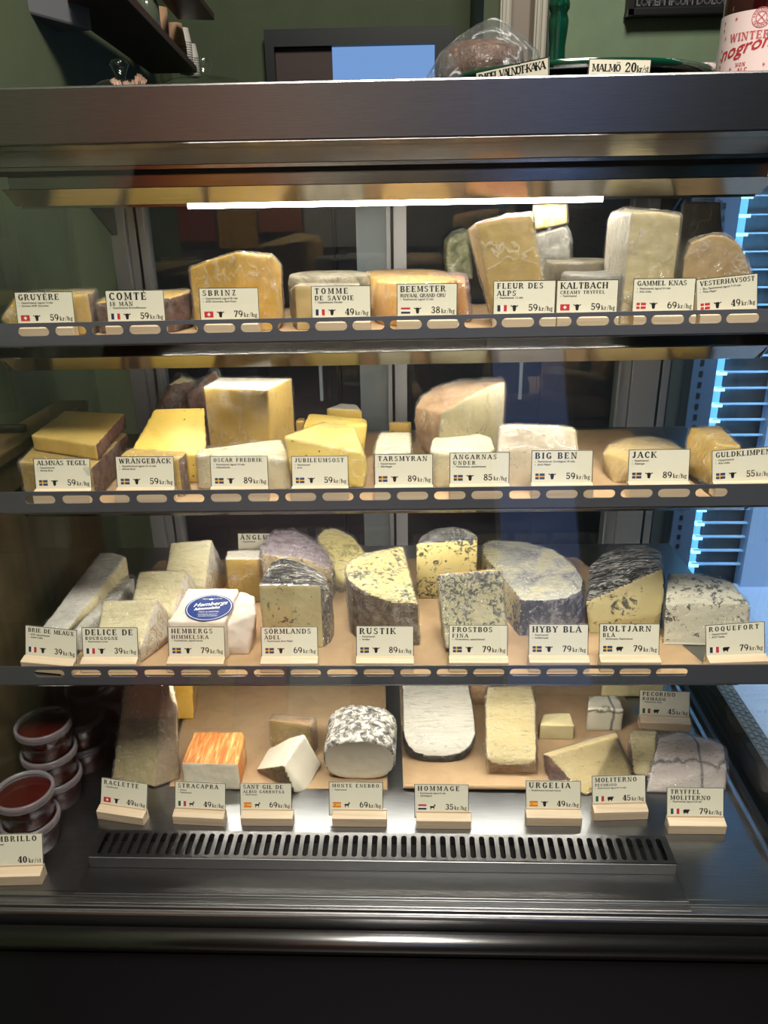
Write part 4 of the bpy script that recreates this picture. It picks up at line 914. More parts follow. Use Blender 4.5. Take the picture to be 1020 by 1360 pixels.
cheese('cheese_wedge', 'rounded brownish wedge behind the tilted tag at the right end of the top shelf',
       ground([T(908, 345, y+.02), T(918, 322, y+.02), T(945, 311, y+.02), T(962, 313, y+.02), T(982, 324, y+.02), T(1000, 372, y+.02), T(1002, 420, y+.02), T(915, 320, y+.1), T(962, 311, y+.1), T(990, 340, y+.1)], Z1), paste('paste_brownish', (202, 172, 120), (176, 142, 92), film=.8), film=FILM)
cheese('cheese_block', 'dull greyish block behind the rounded brownish wedge',
       ground([T(907, 268, y+.14), T(957, 268, y+.14), T(960, 318, y+.14), T(908, 268, y+.2), T(957, 268, y+.2)], Z1), paste('paste_dull', (132, 128, 108), (112, 108, 90), film=.5), film=FILM)

# ---- second shelf
y = 1.12
zl = T(128, 612, y).z
cheese('cheese_block', 'lower of the two stacked yellow bricks on the second shelf', ground([at_z(*p, zl) for p in ((24, 613), (122, 621), (170, 575), (70, 566))], Z2), OLIVE, R_BROWN, [R_, R_+F_*.3], film=FILMS)
zt_ = T(128, 590, y).z; 
cheese('cheese_block', 'upper of the two stacked yellow bricks with brown rind on its right end', [at_z(*p, zt_) for p in ((41, 578), (128, 591), (166, 549), (86, 545))]+[Vector((*at_z(*p, zt_).xy, zl+.001)) for p in ((41, 578), (128, 591), (166, 549), (86, 545))], OLIVE, R_BROWN, [R_], thr=.5)
cheese('cheese_wedge', 'yellow wedge with small holes leaning back behind the low brick on the second shelf',
       [T(172, 600, 1.16), T(274, 606, 1.16), T(205, 543, 1.25), T(272, 541, 1.25), T(268, 560, 1.23)]+[Vector((*T(172, 600, 1.16).xy, Z2)), Vector((*T(274, 606, 1.16).xy, Z2)), Vector((T(205, 543, 1.25).x, 1.34, Z2)), Vector((T(272, 543, 1.25).x, 1.34, Z2))], YELH, R_BROWN, [R_, B_])
cheese('cheese_block', 'low yellow brick in front of the leaning wedge with holes', prism((160, 604), y, [(159, 604), (238, 610), (248, 600), (170, 596)], Z2), YEL, R_BROWN, [R_], film=FILM)
def tilt_block(c, sx, sy, sz, rot):
    Rm = Matrix.Rotation(rot[2], 3, 'Z') @ Matrix.Rotation(rot[1], 3, 'Y') @ Matrix.Rotation(rot[0], 3, 'X')
    return [Vector(c)+Rm @ Vector((a*sx/2, b*sy/2, d*sz/2)) for a in (-1, 1) for b in (-1, 1) for d in (-1, 1)]
cheese('cheese_wedge', 'left one of two dark rinded pieces in shiny film behind the leaning wedge',
       [T(209, 541, 1.37), T(236, 545, 1.36), T(258, 506, 1.36), T(240, 500, 1.37), T(222, 512, 1.37)]+[T(216, 540, 1.41), T(250, 540, 1.41), T(262, 506, 1.41), T(240, 498, 1.41)]+[Vector((T(225, 541, 1.38).x, 1.38, Z2)), Vector((T(250, 541, 1.38).x, 1.40, Z2))], CREAMC, R_BROWN, [L_, L_+D_, D_+F_], film=FILM, fcr=.004, thr=.5)
cheese('cheese_wedge', 'right one of two dark rinded pieces in shiny film behind the leaning wedge',
       [T(247, 524, 1.34), T(274, 500, 1.34), T(286, 491, 1.34), T(290, 505, 1.34), T(268, 545, 1.34), T(250, 542, 1.34)]+[T(256, 520, 1.39), T(288, 492, 1.39), T(292, 508, 1.39), T(272, 545, 1.39)]+[Vector((T(262, 541, 1.36).x, 1.36, Z2))], CREAMC, R_BROWN, [F_, L_, F_+D_], film=FILM, fcr=.004, thr=.5)
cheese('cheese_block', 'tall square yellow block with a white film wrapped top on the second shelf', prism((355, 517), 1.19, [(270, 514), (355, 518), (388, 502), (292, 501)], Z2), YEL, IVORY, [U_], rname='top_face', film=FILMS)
cheese('cheese_block', 'low bright film wrapped slab below the tall square block', ground([T(259, 604, 1.13), T(265, 597, 1.15), T(330, 588, 1.18), T(374, 583, 1.19), T(386, 612, 1.125), T(380, 604, 1.135), T(330, 607, 1.12)], Z2), PALEW, film=FILM, fcr=.003)
cheese('cheese_wedge', 'front yellow wedge leaning on the rear wedges with small dark holes', 
       [T(376, 580, 1.12), T(480, 600, 1.11), T(487, 610, 1.11), T(470, 566, 1.22), T(400, 575, 1.20), T(430, 561, 1.24)]+[T(382, 612, 1.11), T(390, 648, 1.11), T(484, 648, 1.10), T(488, 625, 1.11), Vector((T(470, 570, 1.2).x, 1.24, Z2)), Vector((T(410, 570, 1.2).x, 1.24, Z2))], YELB, film=FILMS, fcr=.0008)
cheese('cheese_wedge', 'middle yellow wedge behind the front leaning wedge', 
       [T(402, 566, 1.27), T(410, 549, 1.32), T(487, 557, 1.31), T(488, 564, 1.28), T(484, 592, 1.27), T(440, 552, 1.34)]+[Vector((T(402, 566, 1.27).x, 1.27, Z2)), Vector((T(480, 566, 1.27).x, 1.27, Z2)), Vector((T(480, 566, 1.3).x, 1.345, Z2)), Vector((T(415, 566, 1.3).x, 1.345, Z2))], YELB)
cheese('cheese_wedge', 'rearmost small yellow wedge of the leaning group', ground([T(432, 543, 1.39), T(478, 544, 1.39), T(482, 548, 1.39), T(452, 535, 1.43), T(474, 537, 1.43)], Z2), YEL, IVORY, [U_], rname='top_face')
cheese('cheese_wedge', 'small yellow end piece between the tall square block and the leaning wedges', ground([T(392, 559, 1.30), T(404, 557, 1.30), T(396, 555, 1.33), T(405, 554, 1.33)], Z2), YEL)
cheese('cheese_block', 'narrow pale block with a wrapped top in the middle of the second shelf', prism((500, 598), y, [(497, 600), (545, 600), (546, 573), (506, 573), (501, 582)], Z2, T(520, 600, 1.125).z), PALEW, film=FILM)
cheese('cheese_block', 'small straw coloured piece behind the narrow pale block', ground([T(517, 561, 1.36), T(546, 561, 1.36), T(518, 560, 1.42), T(546, 560, 1.42)], Z2), OLIVE)
# big half wheel
ys = 1.20
cheese('cheese_half_round', 'big half wheel with tan wrapped rind and pale cut face on the second shelf',
       [T(585, 549, ys), T(620, 528, ys+.015), T(648, 513, ys+.03), T(670, 507, ys+.045), T(669, 600, ys+.045), T(660, 625, ys+.04), T(590, 620, ys), T(583, 580, ys)]
       +[T(552, 540, ys+.05), T(560, 526, ys+.07), T(578, 514, ys+.09), T(600, 507, ys+.11), T(640, 503, ys+.14), T(666, 502, ys+.14), T(550, 560, ys+.05), T(554, 585, ys+.05), T(566, 600, ys+.05)]
       +[Vector((*T(600, 600, ys).xy, Z2)), Vector((*T(665, 600, ys+.04).xy, Z2)), Vector((*T(575, 600, ys+.05).xy, Z2)), Vector((*T(640, 600, ys+.12).xy, Z2)), Vector((*T(590, 600, ys+.1).xy, Z2))], CREAMC, R_TAN, pdirs=[Vector((.28, -1, 0))], thr=.86, film=FILM, fcr=.002)
cheese('cheese_block', 'rounded bright cream cheese in front of the big half wheel',
       prism((590, 590), 1.115, [(571, 596), (574, 582), (590, 572), (630, 572), (652, 580), (658, 594), (650, 600), (580, 600)], Z2, T(600, 600, 1.125).z), paste('paste_cream_bright', (240, 230, 192), (228, 214, 166), film=.8), film=FILMS, smooth=6)
cheese('cheese_block', 'pale rectangular block with a pitted face on the second shelf', 
       [T(663, 566, 1.15), T(690, 563, 1.15), T(740, 565, 1.15), T(765, 572, 1.15), T(769, 600, 1.13), T(768, 660, 1.12), T(662, 660, 1.12), T(660, 600, 1.13)]+[T(672, 564, 1.22), T(760, 568, 1.22), Vector((T(665, 600, 1.22).x, 1.24, Z2)), Vector((T(765, 600, 1.22).x, 1.24, Z2))], paste('paste_pitted', (226, 210, 176), (212, 194, 156), holes=110, film=.4), film=FILMS, fcr=.0008)
cheese('cheese_wedge', 'rounded pale yellow wedge in tight film on the right of the second shelf',
       [T(800, 600, 1.19), T(808, 590, 1.21), T(830, 582, 1.24), T(862, 578, 1.27), T(890, 584, 1.26), T(915, 601, 1.20), T(912, 625, 1.14), T(845, 615, 1.12), T(803, 625, 1.18), T(815, 644, 1.14), T(850, 603, 1.16)]
       +[Vector((*T(815, 644, 1.14).xy, Z2)), Vector((*T(910, 630, 1.13).xy, Z2)), Vector((*T(806, 610, 1.2).xy, Z2)), Vector((T(890, 600, 1.27).x, 1.27, Z2)), Vector((T(830, 600, 1.27).x, 1.26, Z2))], paste('paste_buttery', (242, 212, 138), (232, 192, 108), film=1.0), film=FILM, smooth=4)
cheese('cheese_wedge', 'small yellow wedge in shiny film at the right end of the second shelf',
       [T(918, 567, 1.21), T(955, 565, 1.21), T(985, 592, 1.12), T(984, 625, 1.11), T(950, 640, 1.11), T(912, 580, 1.20), T(914, 598, 1.18), T(938, 615, 1.13), T(950, 588, 1.13)]
       +[Vector((*T(914, 598, 1.18).xy, Z2)), Vector((*T(950, 640, 1.11).xy, Z2)), Vector((*T(984, 625, 1.11).xy, Z2)), Vector((*T(955, 590, 1.21).xy, Z2))], YEL, film=FILM, fcr=.003)

# ---- third shelf
zb_ = T(85, 838, 1.03).z
zh = at_z(168, 775, Z3)
cheese('cheese_wedge', 'long slim white rinded wedge with its tip towards the leftmost tag of the third shelf',
       [T(52, 838, 1.05), T(84, 842, 1.03), T(168, 739, 1.24), T(132, 734, 1.26), T(150, 734, 1.27), T(171, 764, 1.22)]+[T(52, 843, 1.05), T(80, 848, 1.03), Vector((T(172, 764, 1.23).x, 1.22, Z3+.035)), Vector((T(135, 740, 1.26).x, 1.25, Z3+.03))], CREAMC, R_WHITE, [U_, L_, U_+F_*.5, B_], thr=.45, film=FILMS, fcr=.0015)
cheese('cheese_wedge', 'crumpled film wrapped white wedge under the long slim wedge',
       [T(86, 838, 1.06), T(100, 846, 1.05), T(150, 800, 1.12), T(178, 768, 1.20), T(120, 795, 1.17), T(160, 770, 1.24)]+[Vector((*T(86, 838, 1.06).xy, Z3)), Vector((*T(104, 846, 1.05).xy, Z3)), Vector((*T(178, 780, 1.19).xy, Z3)), Vector((T(120, 780, 1.23).x, 1.24, Z3)), Vector((T(165, 770, 1.24).x, 1.25, Z3))], R_WHITE, film=FILM, fcr=.005)
def triple(a, b, c, d, yf, yb, e, label):
    """triangle with a creamy slanting face (a top left, b top right, c bottom right, d bottom left) and a white papered right side ending at e"""
    pts = [T(*a, yb), T(*b, yb), T(*c, yf), T(*d, yf), T(*e[0], yb+.02), T(*e[1], yf+.05)]
    pts += [Vector((p.x, p.y, Z3)) for p in (T(*c, yf), T(*d, yf), T(*e[1], yf+.06))]+[Vector((T(*a, yb).x, yb+.05, Z3)), Vector((T(*e[0], yb).x, yb+.05, Z3))]
    return cheese('cheese_triangle', label, pts, R_CREAM, WAXP_P, [R_, R_+F_*.4, R_+B_], thr=.55, rname='paper_side', group='creamy cheese triangles on the third shelf', film=FILMS, fcr=.0006)
m, nt, p = newmat('printed_wax_paper'); v = coords(nt, (1, 1, 1)); f = noisen(nt, v, 46, 2, .4, 2.0)
nt.links.new(ramp(nt, f, [(.50, lin((232, 226, 212))), (.56, lin((198, 168, 90))), (.60, lin((232, 226, 212)))]), p.inputs['Base Color']); p.inputs['Roughness'].default_value = .5; WAXP_P = m
triple((136, 797), (208, 795), (186, 862), (126, 862), 1.02, 1.085, ((221, 810), (222, 845)), 'front creamy cheese triangle, directly behind the second tag of the third shelf')
triple((184, 758), (246, 758), (228, 820), (172, 812), 1.10, 1.165, ((255, 768), (256, 800)), 'middle creamy cheese triangle of the three in a row')
triple((226, 720), (281, 716), (272, 780), (219, 772), 1.19, 1.255, ((290, 735), (291, 762)), 'rear creamy cheese triangle of the three in a row, farthest from the tags')
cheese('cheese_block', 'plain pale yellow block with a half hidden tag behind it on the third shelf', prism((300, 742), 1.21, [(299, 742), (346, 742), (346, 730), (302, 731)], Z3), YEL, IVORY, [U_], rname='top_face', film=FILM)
# paper wrapped cheese with the blue oval label
hb = empty('paper_wrapped_cheese', (T(280, 840, 1.05).x, 1.08, Z3), 'cheese wrapped in white paper with a blue oval label on the third shelf', 'cheese')
def part_body(pts, name, mat, parent, amp=.0012, smooth=3):
    _seed[0] += 1.9; out, co, no, hull, bvh = body(pts, .003, 0, amp, _seed[0], 0, smooth); o_ = np.array(parent.location, np.float32)
    co[:, 2] = np.maximum(co[:, 2], floor_of(min(p[2] for p in pts), co[:, 0]))
    return split_mesh(out, co, np.ones(len(out.polygons), bool), o_, name, mat, parent)
pA = [T(222, 826, 1.03), T(298, 826, 1.03), T(248, 782, 1.11), T(318, 781, 1.11), T(222, 868, 1.025), T(298, 868, 1.025)]
part_body(pA+[Vector((*T(222, 826, 1.03).xy, Z3)), Vector((*T(298, 826, 1.03).xy, Z3)), Vector((*T(248, 782, 1.12).xy, Z3)), Vector((*T(318, 782, 1.12).xy, Z3))], 'wrapping_paper', WAXP, hb)
pB = [T(298, 830, 1.04), T(318, 784, 1.11), T(338, 791, 1.10), T(341, 815, 1.06), T(328, 858, 1.04), T(300, 858, 1.035)]
part_body(pB+[Vector((*T(300, 850, 1.04).xy, Z3)), Vector((*T(328, 850, 1.04).xy, Z3)), Vector((*T(338, 830, 1.10).xy, Z3))], 'folded_flap', WAXP, hb)
P0, P1, P2 = T(222, 826, 1.03), T(298, 826, 1.03), T(248, 782, 1.11)
ux = (P1-P0).normalized(); un = ux.cross((P2-P0)).normalized(); un = un if un.z > 0 else -un; uy = un.cross(ux).normalized()
dl = ray(278, 808); dl = Vector(dl); org = Vector((0, 0, EYE)); tt = (P0-org).dot(un)/dl.dot(un); oc = org+dl*tt+un*.0016
Mo = Matrix((list(ux)+[0], list(uy)+[0], list(un)+[0], [0, 0, 0, 1])).transposed(); Mo.translation = oc-Vector(hb.location); Mo = Mo @ Matrix.Rotation(math.radians(2), 4, 'Z')
ov = MB(); rx, ry = .0372, .0315
def ell(k, n=48): return [(rx*k*math.cos(2*math.pi*i/n), ry*k*math.sin(2*math.pi*i/n), 0) for i in range(n)]
ov.quad(ell(1), 0)
e0, e1 = ell(.94), ell(.915)
for i in range(48): j = (i+1) % 48; ov.quad([(e0[i][0], e0[i][1], .0002), (e0[j][0], e0[j][1], .0002), (e1[j][0], e1[j][1], .0002), (e1[i][0], e1[i][1], .0002)], 1)
for s_, x, yy, sz in (('Hembergs', -.0268, .0048, .0125), ('himmelska', -.0215, -.0042, .0092)):
    sans(ov, s_, x, yy, sz, .0003, 1, xf=lambda p: (p[0]+p[1]*.28, p[1]+p[0]*.10, p[2]), bold=.0004)
sans(ov, 'MJÖLK', -.014, .0198, .0040, .0003, 1); sans(ov, 'KOTTE', .004, .0200, .0040, .0003, 1)
sans(ov, 'MILD & KRÄMIG', -.0145, -.0118, .0044, .0003, 1); sans(ov, 'vitmögelost gjord på', -.0145, -.0170, .0036, .0003, 1); sans(ov, 'komjölk från gården', -.0130, -.0212, .0036, .0003, 1)
for pl in ([(-.003, .0185), (.003, .0185), (.0034, .022), (.0015, .0205), (0, .0235), (-.0015, .0205), (-.0034, .022)],): ov.quad([(a_, b_, .0003) for a_, b_ in pl], 1)
lo = ov.build('oval_label', [plain('label_blue', (10, 58, 124), .6, spec=.15), plain('label_white', (236, 238, 240), .5)], hb, fix=False); lo.data.transform(Mo)

cheese('blue_cheese_wedge', 'film topped blue veined wedge with a dark rimmed straw coloured front',
       ground([T(343, 777, 1.06), T(388, 777, 1.06), T(425, 778, 1.06), T(436, 784, 1.075), T(442, 792, 1.10), T(360, 745, 1.14), T(378, 740, 1.15), T(410, 750, 1.15), T(432, 765, 1.13)], Z3), BLUE2, FOIL, [U_, R_, B_], thr=.55, rname='wrapped_top')
cheese('blue_cheese_wedge', 'blue veined piece in bunched lilac film behind the film topped wedge',
       ground([T(347, 735, 1.20), T(405, 742, 1.20), T(436, 755, 1.22), T(442, 760, 1.25), T(352, 722, 1.27), T(365, 704, 1.32), T(392, 704, 1.33), T(425, 722, 1.30), T(438, 740, 1.28)], Z3), BLUE1, rind('rind_lilac_mould', [(.3, (110, 100, 104)), (.5, (176, 160, 158)), (.7, (206, 192, 200))], 60, .5, film=.8), [U_, B_], thr=.5, film=FILMP, fcr=.005)
cheese('blue_cheese_wedge', 'pale yellow wrapped wedge leaning behind the round blue half wheel',
       [T(421, 712, 1.33), T(430, 703, 1.35), T(444, 701, 1.36), T(468, 712, 1.34), T(486, 735, 1.29), T(480, 752, 1.26), T(455, 775, 1.24), T(445, 774, 1.25), T(424, 740, 1.28)]+[Vector((T(444, 701, 1.36).x, 1.385, Z3+.05)), Vector((T(430, 720, 1.36).x, 1.36, Z3)), Vector((T(480, 735, 1.33).x, 1.35, Z3)), Vector((T(450, 775, 1.24).x, 1.25, Z3)), Vector((T(474, 770, 1.25).x, 1.27, Z3))], paste('paste_pale_yellow_veined', (238, 224, 150), (226, 208, 124), vein=.5, vs_=40, vt=.58, film=1.0, rot=(.3, .8, .2)), film=FILM, fcr=.003)
# half wheel with slanting flecked top
zr1 = [(555, 802), (520, 800), (490, 790), (470, 777), (459, 765), (459, 752), (468, 742), (484, 735), (505, 730), (535, 725)]
yr1 = [1.06, 1.06, 1.065, 1.08, 1.10, 1.14, 1.18, 1.205, 1.215, 1.225]
top = [T(px, py, yy) for (px, py), yy in zip(zr1, yr1)]
low = [Vector((p.x+.004, p.y+.006, Z3)) for p in top]
cheese('blue_cheese_half_round', 'half wheel with flecked yellow slanting top and grey brown rind on the third shelf',
       top+low, BLUE5, R_GREYBROWN, pdirs=[Vector((0, -.35, 1)), R_], thr=.66, film=FILM, fcr=.0012)
cheese('blue_cheese_wedge', 'upright blue veined yellow wedge with a film covered back, behind the upright slab',
       ground([T(553, 722, 1.22), T(590, 720, 1.22), T(634, 717, 1.22), T(560, 712, 1.25), T(575, 702, 1.28), T(600, 699, 1.30), T(622, 702, 1.29), T(634, 712, 1.26)], Z3)+[T(552, 760, 1.215)], BLUE1, FOIL, [U_, U_+B_, L_], thr=.5, rname='wrapped_top')
cheese('blue_cheese_slab', 'upright blue veined slab with an orange top edge at the front of the third shelf',
       [T(580, 763, 1.09), T(667, 756, 1.09), T(674, 862, 1.04), T(592, 862, 1.04), T(583, 765, 1.13), T(665, 757, 1.13), T(588, 858, 1.12), T(672, 858, 1.12)], BLUE3, paste('paste_orange_edge', (226, 168, 84), (206, 146, 62)), [U_], thr=.7, rname='top_edge', film=FILMS, fcr=.0008)
# great wheel part
ztop = T(692, 795, 1.10).z
tp = [(692, 797), (640, 735), (642, 722), (655, 717), (700, 720), (735, 730), (760, 748), (775, 770), (772, 785), (750, 795), (720, 798)]
tops = [at_z(px, py, ztop) for px, py in tp]
cheese('blue_cheese_piece', 'great wheel part in silvery wrap with a pale cut side, right of the upright slab',
       tops+[Vector((p.x, p.y, Z3)) for p in tops]+[Vector((p.x+.003, p.y-.003, Z3+(ztop-Z3)*.5)) for p in tops[6:10]], BLUE1, R_MOLD, rtest=lambda c, n: not (n.dot(Vector((-1, -.45, 0)).normalized()) > .75), rname='dark_rind', third=(FOILY, U_, 'top_face'), film=FILM, fcr=.0012)
cheese('blue_cheese_wedge', 'dark film topped blue wedge with a rounded back on the right of the third shelf',
       [T(786, 778, 1.13), T(830, 768, 1.13), T(880, 755, 1.13), T(882, 790, 1.12), T(878, 815, 1.11), T(830, 822, 1.10), T(785, 826, 1.10), T(778, 800, 1.11)]+[T(783, 752, 1.20), T(800, 735, 1.24), T(830, 724, 1.27), T(858, 723, 1.27), T(878, 732, 1.24), T(884, 770, 1.19)]
       +[Vector((*T(785, 826, 1.10).xy, Z3)), Vector((*T(878, 815, 1.11).xy, Z3)), Vector((*T(783, 752, 1.19).xy, Z3)), Vector((*T(884, 765, 1.21).xy, Z3)), Vector((T(820, 740, 1.26).x, 1.26, Z3)), Vector((T(860, 740, 1.26).x, 1.26, Z3))], BLUE2, GLINT_WRAPD, pdirs=[F_, F_+L_*.3], thr=.8, rname='wrapped_top')
zq = T(884, 800, 1.085).z
cheese('blue_cheese_block', 'white blue veined block at the right end of the third shelf',
       [T(884, 801, 1.085), T(960, 800, 1.08), T(994, 800, 1.08), T(997, 812, 1.08), T(887, 760, 1.17), T(930, 761, 1.17), T(970, 772, 1.15), T(881, 855, 1.07), T(990, 862, 1.06)]
       +[Vector((*T(882, 855, 1.065).xy, Z3)), Vector((*T(995, 840, 1.065).xy, Z3)), Vector((*T(888, 800, 1.17).xy, Z3)), Vector((*T(975, 790, 1.15).xy, Z3))], BLUE4, film=FILMS, fcr=.001)

# ---- bottom tray
def tr(pts): return [Vector((p.x, p.y, ZT)) for p in pts]
zR = at_z(160, 1040, ZT).y
a1, a2, a3 = at_z(148, 1036, ZT), at_z(205, 1047, ZT), at_z(238, 1035, ZT)
cheese('cheese_wedge', 'tall pale yellow wedge in film standing beside the red tubs',
       [a1, a2, a3, Vector((a1.x+.02, a1.y+.11, ZT)), T(166, 905, a1.y+.03), T(214, 909, a2.y+.04), T(236, 938, a3.y+.02), T(190, 897, a1.y+.10), T(228, 905, a3.y+.06)], PALE, paste('paste_pale_side', (222, 198, 160), (208, 182, 142), film=.6), [R_, R_+F_*.3], thr=.6, rname='rind', film=FILM)
cheese('cheese_block', 'small bright yellow block behind the tall pale wedge', ground([T(228, 907, 1.22), T(256, 909, 1.22), T(232, 898, 1.28), T(262, 898, 1.28)], ZT)[:4]+tr([T(228, 907, 1.22), T(252, 909, 1.22), T(232, 898, 1.28), T(260, 898, 1.28)]), GOLD, R_TAN, [R_], thr=.5)
b1, b2 = at_z(243, 1047, ZT+.001), at_z(312, 1056, ZT+.001)
yS = b1.y
zS = T(240, 1013, yS).z
cheese('cheese_block', 'orange ribbed washed rind cheese with a white cut front on the bottom tray',
       ground([at_z(*p, zS) for p in ((240, 1013), (316, 1015), (325, 978), (322, 972), (258, 971))], ZT), IVORY, None or rind('rind_orange_ribbed', [(.35, (206, 112, 44)), (.55, (228, 156, 82)), (.7, (240, 206, 150))], 30, .5, film=.5, bs=1.0, stretch=(4.5, .6, .6), detail=3), pdirs=[F_], thr=.75, amp=.0009)
g1 = at_z(392, 1054, ZT)
cheese('cheese_wedge', 'white cut wedge with speckled rind tipped on its side on the bottom tray',
       [T(404, 975, g1.y+.06), T(376, 1017, g1.y), T(393, 1053, g1.y), T(407, 1052, g1.y+.01), T(427, 1015, g1.y+.06), T(340, 1022, g1.y+.05), T(356, 996, g1.y+.10), T(345, 1028, g1.y+.05), T(385, 980, g1.y+.10)]+[Vector((T(365, 1030, g1.y+.06).x, g1.y+.06, ZT)), Vector((T(420, 1020, g1.y+.08).x, g1.y+.09, ZT)), Vector((T(360, 1010, g1.y+.1).x, g1.y+.12, ZT)), Vector((*g1.xy, ZT))], IVORY, R_SPECK, [L_+D_+F_*.8, D_], thr=.62, smooth=3)
cheese('cheese_block', 'small straw coloured piece behind the tipped white wedge', ground([T(358, 956, 1.125), T(412, 962, 1.12), T(419, 957, 1.14), T(362, 949, 1.165), T(417, 953, 1.165)], ZT), OLIVE, R_TAN, [R_, U_], thr=.7, film=FILM)
m1 = at_z(478, 1034, ZT+.004).y
def oval(y0, y1, cx0, cz0, rx0, rz0, k0=1., n=26, pw=2.6):
    pts = []
    for yy, k in ((y0, .93), (y0+.006, 1), (y1-.012, 1.0), (y1, .9)):
        for i in range(n):
            a = 2*math.pi*i/n; c, s_ = math.cos(a), math.sin(a)
            pts.append(Vector((cx0+rx0*k*math.copysign(abs(c)**(2/pw), c), yy, cz0+rz0*k*math.copysign(abs(s_)**(2/pw), s_))))
    return pts
cl, cr_ = T(429, 1010, m1+.005), T(526, 1010, m1+.005)
zt_m = T(478, 985, m1).z
cheese('cheese_log', 'flat oval log with grey mottled skin and a white cut end on the bottom tray', oval(m1, m1+.105, (cl.x+cr_.x)/2, (ZT+zt_m)/2+.0005, (cr_.x-cl.x)/2, (zt_m-ZT)/2+.001), IVORY, R_ASH, pdirs=[F_], thr=.8, film=None, amp=.0009)
# white half round with dark rind, tilted
h1_ = at_z(580, 1020, ZT)
arc = [(536, 975), (541, 988), (550, 998), (565, 1003), (590, 1004), (612, 1000), (625, 990), (631, 975)]
up = [T(534, 905, 1.28), T(622, 903, 1.28)]+[T(px, py, h1_.y+.012+.0011*(1004-py)) for px, py in arc]+[T(535, 940, 1.20), T(628, 940, 1.20)]
cheese('cheese_half_round', 'smooth white cheese with rounded front and dark rind in tight film',
       up+[Vector((p.x*.92+.92*0+(.08*T(582, 960, 1.2).x), p.y+.006, ZT+.0)) for p in up]+[Vector((p.x, p.y, p.z-.016)) for p in up], paste('paste_white_smooth', (238, 234, 220), (230, 224, 206), film=1.0, rot=(.3, .1, .5)), R_DARK, pdirs=[Vector((0, -.5, 1)), U_], thr=.75, film=FILM, fcr=.0008)
u1 = at_z(685, 1029, ZT)
cheese('cheese_wedge', 'pale yellow wedge in tight shiny film standing right of the smooth white cheese',
       [T(648, 912, 1.26), T(706, 910, 1.26), T(644, 935, 1.20), T(711, 935, 1.20), T(646, 1005, u1.y+.006), T(712, 1008, u1.y+.006), T(655, 1014, u1.y), T(700, 1016, u1.y)]+tr([T(650, 1020, u1.y), T(712, 1020, u1.y), T(650, 935, 1.28), T(708, 935, 1.28)]), PALE, R_TAN, [F_+D_*.2, R_], thr=.8, film=FILM, fcr=.0025)
cheese('round_cheese', 'brown rinded piece behind the smooth white cheese', ground([T(622, 905, 1.27), T(652, 905, 1.27), T(624, 895, 1.33), T(652, 895, 1.33)], ZT), R_TAN, film=FILM)
q1 = at_z(740, 982, ZT+.002).y
cheese('cheese_block', 'small pale yellow square piece on the right paper sheet', ground([T(717, 962, q1), T(764, 964, q1), T(722, 948, q1+.045), T(757, 946, q1+.045)], ZT), CREAMC, film=None)
k1 = at_z(805, 976, ZT).y
cheese('cheese_slab', 'upright white piece with black veins behind the yellow wedge on the bottom tray', ground([T(781, 940, k1+.01), T(829, 943, k1+.01), T(782, 924, k1+.06), T(822, 923, k1+.06)], ZT), TRUF)
cheese('cheese_block', 'pale piece at the back of the bottom tray beside the far standing tag', ground([T(800, 908, 1.30), T(884, 908, 1.30), T(804, 895, 1.36), T(880, 895, 1.36)], ZT), CREAMC)
n1 = at_z(776, 1056, ZT).y
cheese('cheese_wedge', 'pale yellow wedge with a rough brown rind on its left, on the bottom tray',
       [T(720, 1001, n1+.06), T(728, 1003, n1+.045), T(820, 976, n1+.06), T(818, 972, n1+.09), T(735, 998, n1+.10)]+tr([at_z(732, 1042, ZT), at_z(778, 1058, ZT), at_z(840, 1040, ZT), at_z(838, 1020, ZT), at_z(724, 1026, ZT)]), paste('paste_wedge_holes', (220, 200, 146), (204, 182, 122), holes=80, film=.4), R_BROWN, [L_, L_+F_*.4], thr=.7, film=FILMS)
r1_ = at_z(900, 1054, ZT).y
cheese('cheese_block', 'black veined white block in crinkled lilac film beside the right glass on the bottom tray',
       [T(874, 980, r1_+.06), T(900, 972, r1_+.09), T(961, 990, r1_+.05), T(950, 984, r1_+.09), T(965, 1020, r1_+.02), T(964, 1050, r1_+.01), T(858, 1052, r1_)]+tr([at_z(858, 1053, ZT), at_z(962, 1054, ZT), at_z(965, 1030, ZT), at_z(880, 1020, ZT)]), TRUF, film=FILMP, fcr=.003)
cheese('cheese_block', 'narrow pale piece with a brown end between the yellow wedge and the black veined block',
       ground([T(836, 976, r1_+.10), T(872, 976, r1_+.10), T(840, 970, r1_+.13), T(874, 970, r1_+.13)], ZT)+tr([at_z(842, 1030, ZT), at_z(868, 1036, ZT)]), PALE, R_BROWN, [L_, L_+F_*.4], film=FILM)
